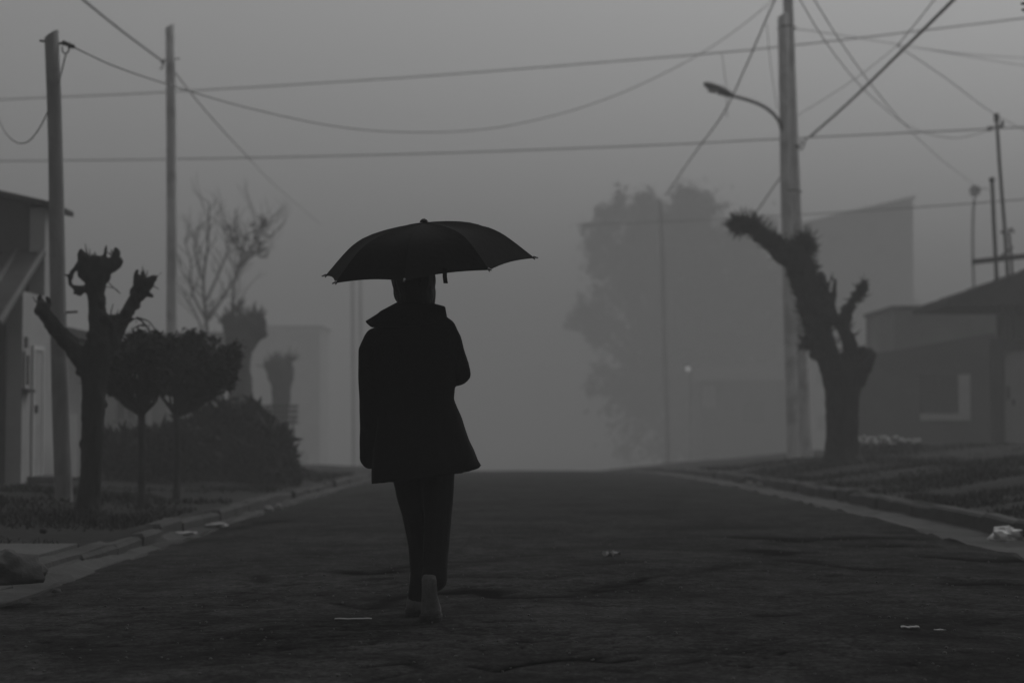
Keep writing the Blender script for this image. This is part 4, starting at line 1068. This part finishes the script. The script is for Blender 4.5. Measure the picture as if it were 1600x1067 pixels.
hpart(h, 'gate_pillar', M['grey_wall'], ((P(1553, 500, Yp).x, Yp + .1, zz - .3), (xg - .03, Yp + .5, zB - .002)))
# arched gate
g = MB(); ring = []; zt = zB - .04; xg1 = xg + 2.2
pts = [(xg, zz + .05), (xg + .0, zt - .28), (xg + .05, zt - .14), (xg + .14, zt - .05), (xg + .28, zt), (xg1 - .28, zt), (xg1 - .14, zt - .05), (xg1 - .05, zt - .14), (xg1, zt - .28), (xg1, zz + .05)]
n = len(pts); g.add([(x, Yp + .2, z) for x, z in pts] + [(x, Yp + .25, z) for x, z in pts], [tuple(range(n)), tuple(range(2 * n - 1, n - 1, -1))] + [(i, i + n, (i + 1) % n + n, (i + 1) % n) for i in range(n)])
go = g.build('gate', M['white_wall'], h)
hpart(go, 'latch', M['iron'], ((xg + .06, Yp + .165, zz + 1.1), (xg + .11, Yp + .199, zz + 1.42)))
hpart(go, 'ring_handle', M['iron'], ((xg + .18, Yp + .17, zz + .95), (xg + .24, Yp + .199, zz + 1.1)))
hpart(h, 'main_wall', M['mid_wall'], ((P(1562, 500, Yp + 3.6).x, Yp + 3.6, zz - .3), (xR + 2, Yp + 3.9, zE - .04)))

# service masts and beam on and behind the porch roof
def mast(pts, Y, r, label, extra=None):
    b_ = P(pts[-1][0], pts[-1][1], Y)
    root = thing('service_mast', b_, label, 'mast', 'masts above the porch roof')
    g = MB(); g.tube([P(x, y, Y) for x, y in pts], r, 8); g.build('tube', M['iron'], root, True)
    return root
Ym = 48.5
m1 = mast([(1557, 184), (1562, 260), (1570, 360), (1577, 470)], Ym, .045, 'tallest mast above the porch roof with a cross arm of insulators')
bolt_bracket(m1, P(1546, 202, Ym), P(1568, 197, Ym), .03, 'cross_arm'); insulator(m1, P(1547, 201, Ym), (1, 0, .2), .07, .16); insulator(m1, P(1566, 193, Ym), (0, 0, 1), .05, .16)
g = MB(); g.tube([P(1557, 178, Ym), P(1557, 190, Ym)], [.07, .07], 8); g.build('cap', M['iron'], m1)
insulator(m1, P(1567, 363, Ym), (1, 0, -.3), .05, .12)
m2 = mast([(1550, 282), (1553, 350), (1559, 470)], Ym, .05, 'shorter thick mast left of the tallest mast')
g = MB(); g.ell(P(1550, 281, Ym), (.085, .085, .07), 10, 8); g.build('cap', M['iron'], m2, True)
m3 = mast([(1577, 366), (1580, 400), (1584, 470)], Ym, .035, 'shortest mast with a bent top right of the tallest mast')
g = MB(); g.tube(smooth_path([P(1577, 368, Ym), P(1577, 360, Ym), P(1581, 358, Ym), P(1584, 364, Ym)]), .03, 7); g.build('bent_top', M['iron'], m3, True)
g = MB(); g.tube([P(1560, 404, Ym - .1), P(1583, 386, Ym - .1)], .03, 7); g.build('strut', M['iron'], m3, True)
b_ = P(1560, 405, Ym - .12)
root = thing('roof_beam', b_, 'dark horizontal beam fixed across the masts above the porch roof', 'beam')
g = MB(); a_, c_ = P(1521, 409, Ym - .12), P(1640, 396, Ym - .12); g.hexa([a_ + Vector((0, -.05, -.07)), c_ + Vector((0, -.05, -.07)), c_ + Vector((0, .05, -.07)), a_ + Vector((0, .05, -.07)), a_ + Vector((0, -.05, .06)), c_ + Vector((0, -.05, .06)), c_ + Vector((0, .05, .06)), a_ + Vector((0, .05, .06))])
g.build('bar', M['iron'], root)
g = MB(); g.box((a_.x - .03, a_.y - .06, a_.z - .08), (a_.x, a_.y + .06, a_.z + .07)); g.build('end_plate', M['iron'], root)

# globe street lamp further back
Yg = 82.0; q = P(1524, 700, Yg); zz = zgf(q.x, Yg)
root = thing('globe_lamp', (q.x, Yg, zz), 'slim lamp post with a round head behind the porch roof', 'street lamp')
g = MB(); g.tube([(q.x, Yg, zz - .2)] + smooth_path([P(1522, 460, Yg), P(1520, 380, Yg), P(1521, 330, Yg), P(1523, 310, Yg)]), .055, 8); g.build('post', M['lamp_metal'], root, True)
g = MB(); g.ell(P(1523.5, 298, Yg), (.22, .42, .26), 14, 10); ho = g.build('lamp_head', M['lamp_metal'], root, True)
g = MB(); g.ell(P(1523.5, 301, Yg - .2), (.16, .24, .18), 12, 8); g.build('lens', M['frame'], ho, True)
bolt_bracket(root, P(1530, 294, Yg), P(1546, 296, Yg), .02, 'stay_arm')

# right house with the framed window
Yw = 60.0; xl = P(1342, 600, Yw).x; xr = P(1556, 600, Yw).x; zz = zgf(xl, Yw)
h = thing('window_house', ((xl + xr) / 2, Yw, zz), 'low dark walled house with a pale framed window behind the right pollard', 'house')
g = MB(); zl, zrr = P(1342, 556, Yw).z, P(1556, 520, Yw).z
g.hexa([(xl, Yw, zz - 1), (xr, Yw, zz - 1), (xr, Yw + .25, zz - 1), (xl, Yw + .25, zz - 1), (xl, Yw, zl), (xr, Yw, zrr), (xr, Yw + .25, zrr), (xl, Yw + .25, zl)]); g.build('front_wall', M['grey_wall'], h)
hpart(h, 'rear_wall', M['mid_wall'], ((P(1396, 500, Yw + 4).x, Yw + 4, zz - 1), (xr + 2.5, Yw + 4.3, P(1450, 484, Yw + 4).z)))
hpart(h, 'roof_slab', M['concrete'], ((P(1392, 500, Yw + 4).x, Yw + 3.8, P(1450, 484, Yw + 4).z + .002), (xr + 2.6, Yw + 9, P(1450, 478, Yw + 4).z)))
hpart(h, 'side_wall', M['mid_wall'], ((P(1396, 500, Yw + 4).x, Yw + 4.302, zz - 1), (P(1396, 500, Yw + 4).x + .25, Yw + 9, P(1450, 484, Yw + 4).z)))
x0, x1 = P(1437, 600, Yw).x, P(1497, 600, Yw).x; z0, z1 = P(1470, 646, Yw).z, P(1470, 585, Yw).z
wn = hpart(h, 'window', M['glass'], ((x0, Yw - .012, z0), (x1, Yw + .02, z1)))
hpart(wn, 'frame', M['frame'], ((x1, Yw - .08, z0 - .21), (x1 + .36, Yw, z1)), ((x0, Yw - .082, z0 - .21), (x1 - .002, Yw, z0 - .002)))
hpart(wn, 'mullion', M['dark_wood'], (((x0 + x1) / 2 - .03, Yw - .04, z0), ((x0 + x1) / 2 + .03, Yw - .013, z1)))

# tall building far right in the fog
Yt = 225.0; xl, xr = P(1235, 500, Yt).x, P(1428, 500, Yt).x; zz = zgf(xr, Yt)
h = thing('tall_building', ((xl + xr) / 2, Yt, zz), 'tall faint building with a sloping roofline in the fog at right', 'building')
g = MB(); zl, zh = P(1235, 356, Yt).z, P(1426, 310, Yt).z
g.hexa([(xl, Yt, zz - 2), (xr, Yt, zz - 2), (xr, Yt + 14, zz - 2), (xl, Yt + 14, zz - 2), (xl, Yt, zl), (xr, Yt, zh), (xr, Yt + 14, zh), (xl, Yt + 14, zl)]); g.build('wall', M['white_wall'], h)
g = MB(); g.hexa([(xl - .3, Yt - .3, zl), (xr + .3, Yt - .3, zh + .02), (xr + .3, Yt + 14.3, zh + .02), (xl - .3, Yt + 14.3, zl), (xl - .3, Yt - .3, zl + .25), (xr + .3, Yt - .3, zh + .3), (xr + .3, Yt + 14.3, zh + .3), (xl - .3, Yt + 14.3, zl + .25)]); g.build('roof', M['pale_wall'], h)
for i in range(3):
    for k in range(2):
        xw = xl + (xr - xl) * (.25 + .25 * i); zw = zz + 5.0 + 5.5 * k
        wn = hpart(h, 'window', M['glass'], ((xw - .6, Yt - .03, zw), (xw + .6, Yt + .02, zw + 1.6))); hpart(wn, 'sill', M['concrete'], ((xw - .75, Yt - .25, zw - .2), (xw + .75, Yt - .001, zw - .002)))
hpart(h, 'annex_wall', M['white_wall'], ((xr + .01, Yt + 1, zz - 2), (xr + 1.0, Yt + 9, P(1400, 470, Yt).z)))

# distant house under the huge tree, one lamp lit on its wall
Yd = 172.0; xl, xr = P(1095, 600, Yd).x, P(1232, 600, Yd).x; zz = zgf(xl, Yd)
h = thing('distant_house', ((xl + xr) / 2, Yd, zz), 'distant dark house with a pale doorway under the huge tree', 'house')
zt = P(1150, 596, Yd).z
hpart(h, 'front_wall', M['grey_wall'], ((xl, Yd, zz - 1), (xr, Yd + .3, zt))); hpart(h, 'side_wall', M['grey_wall'], ((xl, Yd + .301, zz - 1), (xl + .3, Yd + 8, zt)))
g = MB(); g.hexa([(xl - .4, Yd - .5, zt), (xr + .4, Yd - .5, zt), (xr + .4, Yd + 4, zt + 1.2), (xl - .4, Yd + 4, zt + 1.2), (xl - .4, Yd - .5, zt + .15), (xr + .4, Yd - .5, zt + .15), (xr + .4, Yd + 4, zt + 1.35), (xl - .4, Yd + 4, zt + 1.35)]); g.build('roof', M['roof'], h)
hpart(h, 'door', M['white_wall'], ((P(1098, 600, Yd).x, Yd - .03, P(1108, 636, Yd).z), (P(1118, 600, Yd).x, Yd + .02, P(1108, 602, Yd).z)))
hpart(h, 'window', M['glass'], ((P(1160, 600, Yd).x, Yd - .03, P(1108, 660, Yd).z), (P(1195, 600, Yd).x, Yd + .02, P(1108, 625, Yd).z)))
Yl = 112.0; q = P(1079, 700, Yl); zz = zgf(q.x, Yl)
root = thing('lit_lamp', (q.x, Yl, zz), 'small lit lamp on a thin post in front of the huge foggy tree', 'street lamp')
g = MB(); g.tube([(q.x, Yl, zz - .1), P(1079, 600, Yl), P(1078, 576, Yl)], .028, 7); g.build('post', M['lamp_metal'], root)
em = bpy.data.materials.new('lit_bulb'); em.use_nodes = True; bs = em.node_tree.nodes['Principled BSDF']; bs.inputs['Emission Color'].default_value = (1, 1, 1, 1); bs.inputs['Emission Strength'].default_value = .45
g = MB(); g.ell(P(1075, 576, Yl), (.11, .1, .16), 10, 8, Matrix.Rotation(R(-25), 3, 'Y')); g.build('bulb', em, root, True)
g = MB(); g.ell(P(1074, 570.5, Yl), (.2, .18, .07), 10, 6); g.build('shade', M['lamp_metal'], root, True)

# garden wall and pale flowers on the right verge
YQ = 37.0
for i, (px, py, n, sz) in enumerate(((1356, 688, 16, .05), (1382, 686, 12, .045), (1410, 688, 12, .04), (1432, 690, 8, .04))):
    q = P(px, py, YQ + i * .2); zz = zgf(q.x, YQ + i * .2)
    lb = ('brightest clump of pale flowers just right of the pollard trunk', 'second clump of pale flowers from the right pollard', 'third clump of pale flowers from the right pollard', 'smallest clump of pale flowers farthest from the right pollard')[i]
    root = thing('flower_clump', (q.x, YQ + i * .2, zz), lb, 'flowers', 'pale flower clumps on the right verge')
    g = MB(); f_ = MB()
    for _ in range(n):
        c = q + Vector((random.gauss(0, .13), random.gauss(0, .1), random.gauss(0, .035)))
        f_.ell(c, (sz * .8, sz * .8, sz * .5), 7, 5); g.tube([Vector((c.x * .6 + q.x * .4, c.y, zz)), c], [.008, .005], 4)
    f_.build('blossoms', M['flower'], root); g.build('stems', M['leaf'], root)
    leaf_cloud('leaves', [(Vector((q.x, q.y, (zz + q.z) / 2)), (.25, .2, .12))], 260, .05, M['leaf'], root, .0)

# ------------------------------------------------------------------ litter and stones
def crumple(name, c, r, m, label, cat, amp=.3, seed=0, group=None, n=26, mm=16):
    g = MB(); g.ell((0, 0, 0), (1, 1, 1), n, mm); v = []
    for p in g.v:
        p = Vector(p); k = 1 + amp * (noise.noise(p * 2.1 + Vector((seed, 0, 0))) + .6 * abs(noise.noise(p * 5 + Vector((0, seed, 0)))) - .1)
        z = p.z * k * r[2]; v.append((c[0] + p.x * k * r[0], c[1] + p.y * k * r[1], c[2] + max(z, -.02) + 0))
    g.v = v; o = g.build(name, m, None, 'stone' in name); return props(o, label, cat, group)
q = G(1572, 838)
crumple('plastic_bag', (q[0], q[1], -.03), (.14, .13, .095), M['rag'], 'crumpled white plastic bag lying in the right gutter', 'bag', .45, 2)
crumple('dark_stone', (P(14, 890, 9.6).x, 9.6, .11), (.16, .2, .13), M['stone'], 'large dark stone on the verge at the left edge', 'stone', .35, 7)
crumple('small_stone', (P(88, 902, 10.3).x, 10.3, -.03), (.03, .03, .025), M['stone'], 'small dark stone in the left gutter by the driveway', 'stone', .3, 3, n=12, mm=8)
crumple('small_stone', (P(68, 842, 12.5).x, 12.5, .18), (.025, .025, .02), M['stone'], 'tiny dark stone on the pale driveway', 'stone', .3, 4, n=12, mm=8)
gl = [((420, 791), 'left one of two pale scraps in the far left gutter', 5), ((436, 788), 'right one of two pale scraps in the far left gutter', 6), ((1170, 752), 'left one of two pale scraps in the far right gutter', 7), ((1184, 754), 'right one of two pale scraps in the far right gutter', 8),
      ((290, 828), 'long pale scrap in the left gutter beyond the driveway', 11), ((340, 815), 'pale scrap in the left gutter under the shrub', 12)]
for (px, py), lb, sd_ in gl:
    q = G(px, py); lg = 2.2 if sd_ > 10 else 1.0
    crumple('paper_scrap', (q[0], q[1], -.025), (.045 * lg, .06 * lg, .035 if lg == 1 else .02), M['paper'], lb, 'litter', .5, sd_, 'pale scraps of litter', 14, 10)
def flat(name, px, py, lx, ly, rot, label, m=None, z=.006, curl=.01):
    q = G(px, py); g = MB(); v = []; n = 8
    z0 = roadz(q[0], q[1]) + z
    for i in range(n + 1):
        for j in range(4):
            x = (i / n - .5) * lx; y = (j / 3 - .5) * ly; a = math.cos(rot) * x - math.sin(rot) * y; c = math.sin(rot) * x + math.cos(rot) * y
            v.append((q[0] + a, q[1] + c, z0 + curl * (abs(math.sin(i * 1.1)) + .5 * math.cos(j * 2 + i))))
    f = [(i * 4 + j, i * 4 + j + 1, i * 4 + j + 5, i * 4 + j + 4) for i in range(n) for j in range(3)]
    g.add(v, f); o = g.build(name, m or M['paper']); so = o.modifiers.new('t', 'SOLIDIFY'); so.thickness = .003
    return props(o, label, 'litter', 'flat pale litter on the road')
flat('pale_stick', 553, 967, .165, .035, .02, 'long thin pale strip on the road left of the boots', curl=.002)
flat('paper_piece', 955, 868, .09, .12, .3, 'curled pale scrap on the road right of the walker', curl=.02)
flat('paper_piece', 1419, 981, .075, .06, -.1, 'flat pale scrap on the road at lower right', curl=.003)
flat('paper_piece', 1465, 985, .035, .04, .4, 'tiny pale scrap beside the flat scrap at lower right', curl=.002)
# loose gravel on the near road
n = 900; V = []; F = []
gx_ = rng.uniform(-2.2, 3.3, n); gy_ = 5.8 * (16 / 5.8) ** rng.random(n); g = MB()
for i in range(n):
    s = .0035 + .005 * random.random() ** 3; g.ell((gx_[i], gy_[i], roadz(gx_[i], gy_[i]) + s * .4), (s * random.uniform(.8, 1.4), s, s * .7), 5, 4)
o = g.build('gravel', grey('pale_grit', .09, .9, .6, 30)); props(o, 'loose gravel scattered on the near road', 'gravel', kind='stuff')

# ------------------------------------------------------------------ fog
g = MB(); g.box((-310, -58, -11), (310, 640, 30))
hz = g.build('haze', None); props(hz, 'even pale fog filling the whole street', 'fog', kind='stuff')
hm = bpy.data.materials.new('fog'); hm.use_nodes = True; t = hm.node_tree; t.nodes.clear()
pv = t.nodes.new('ShaderNodeVolumePrincipled'); mo = t.nodes.new('ShaderNodeOutputMaterial')
pv.inputs['Density'].default_value = FOG_DENSITY; pv.inputs['Color'].default_value = (FOG_ALBEDO,) * 3 + (1,)
pv.inputs['Anisotropy'].default_value = 0.0
t.links.new(pv.outputs[0], mo.inputs['Volume']); hz.data.materials.append(hm)
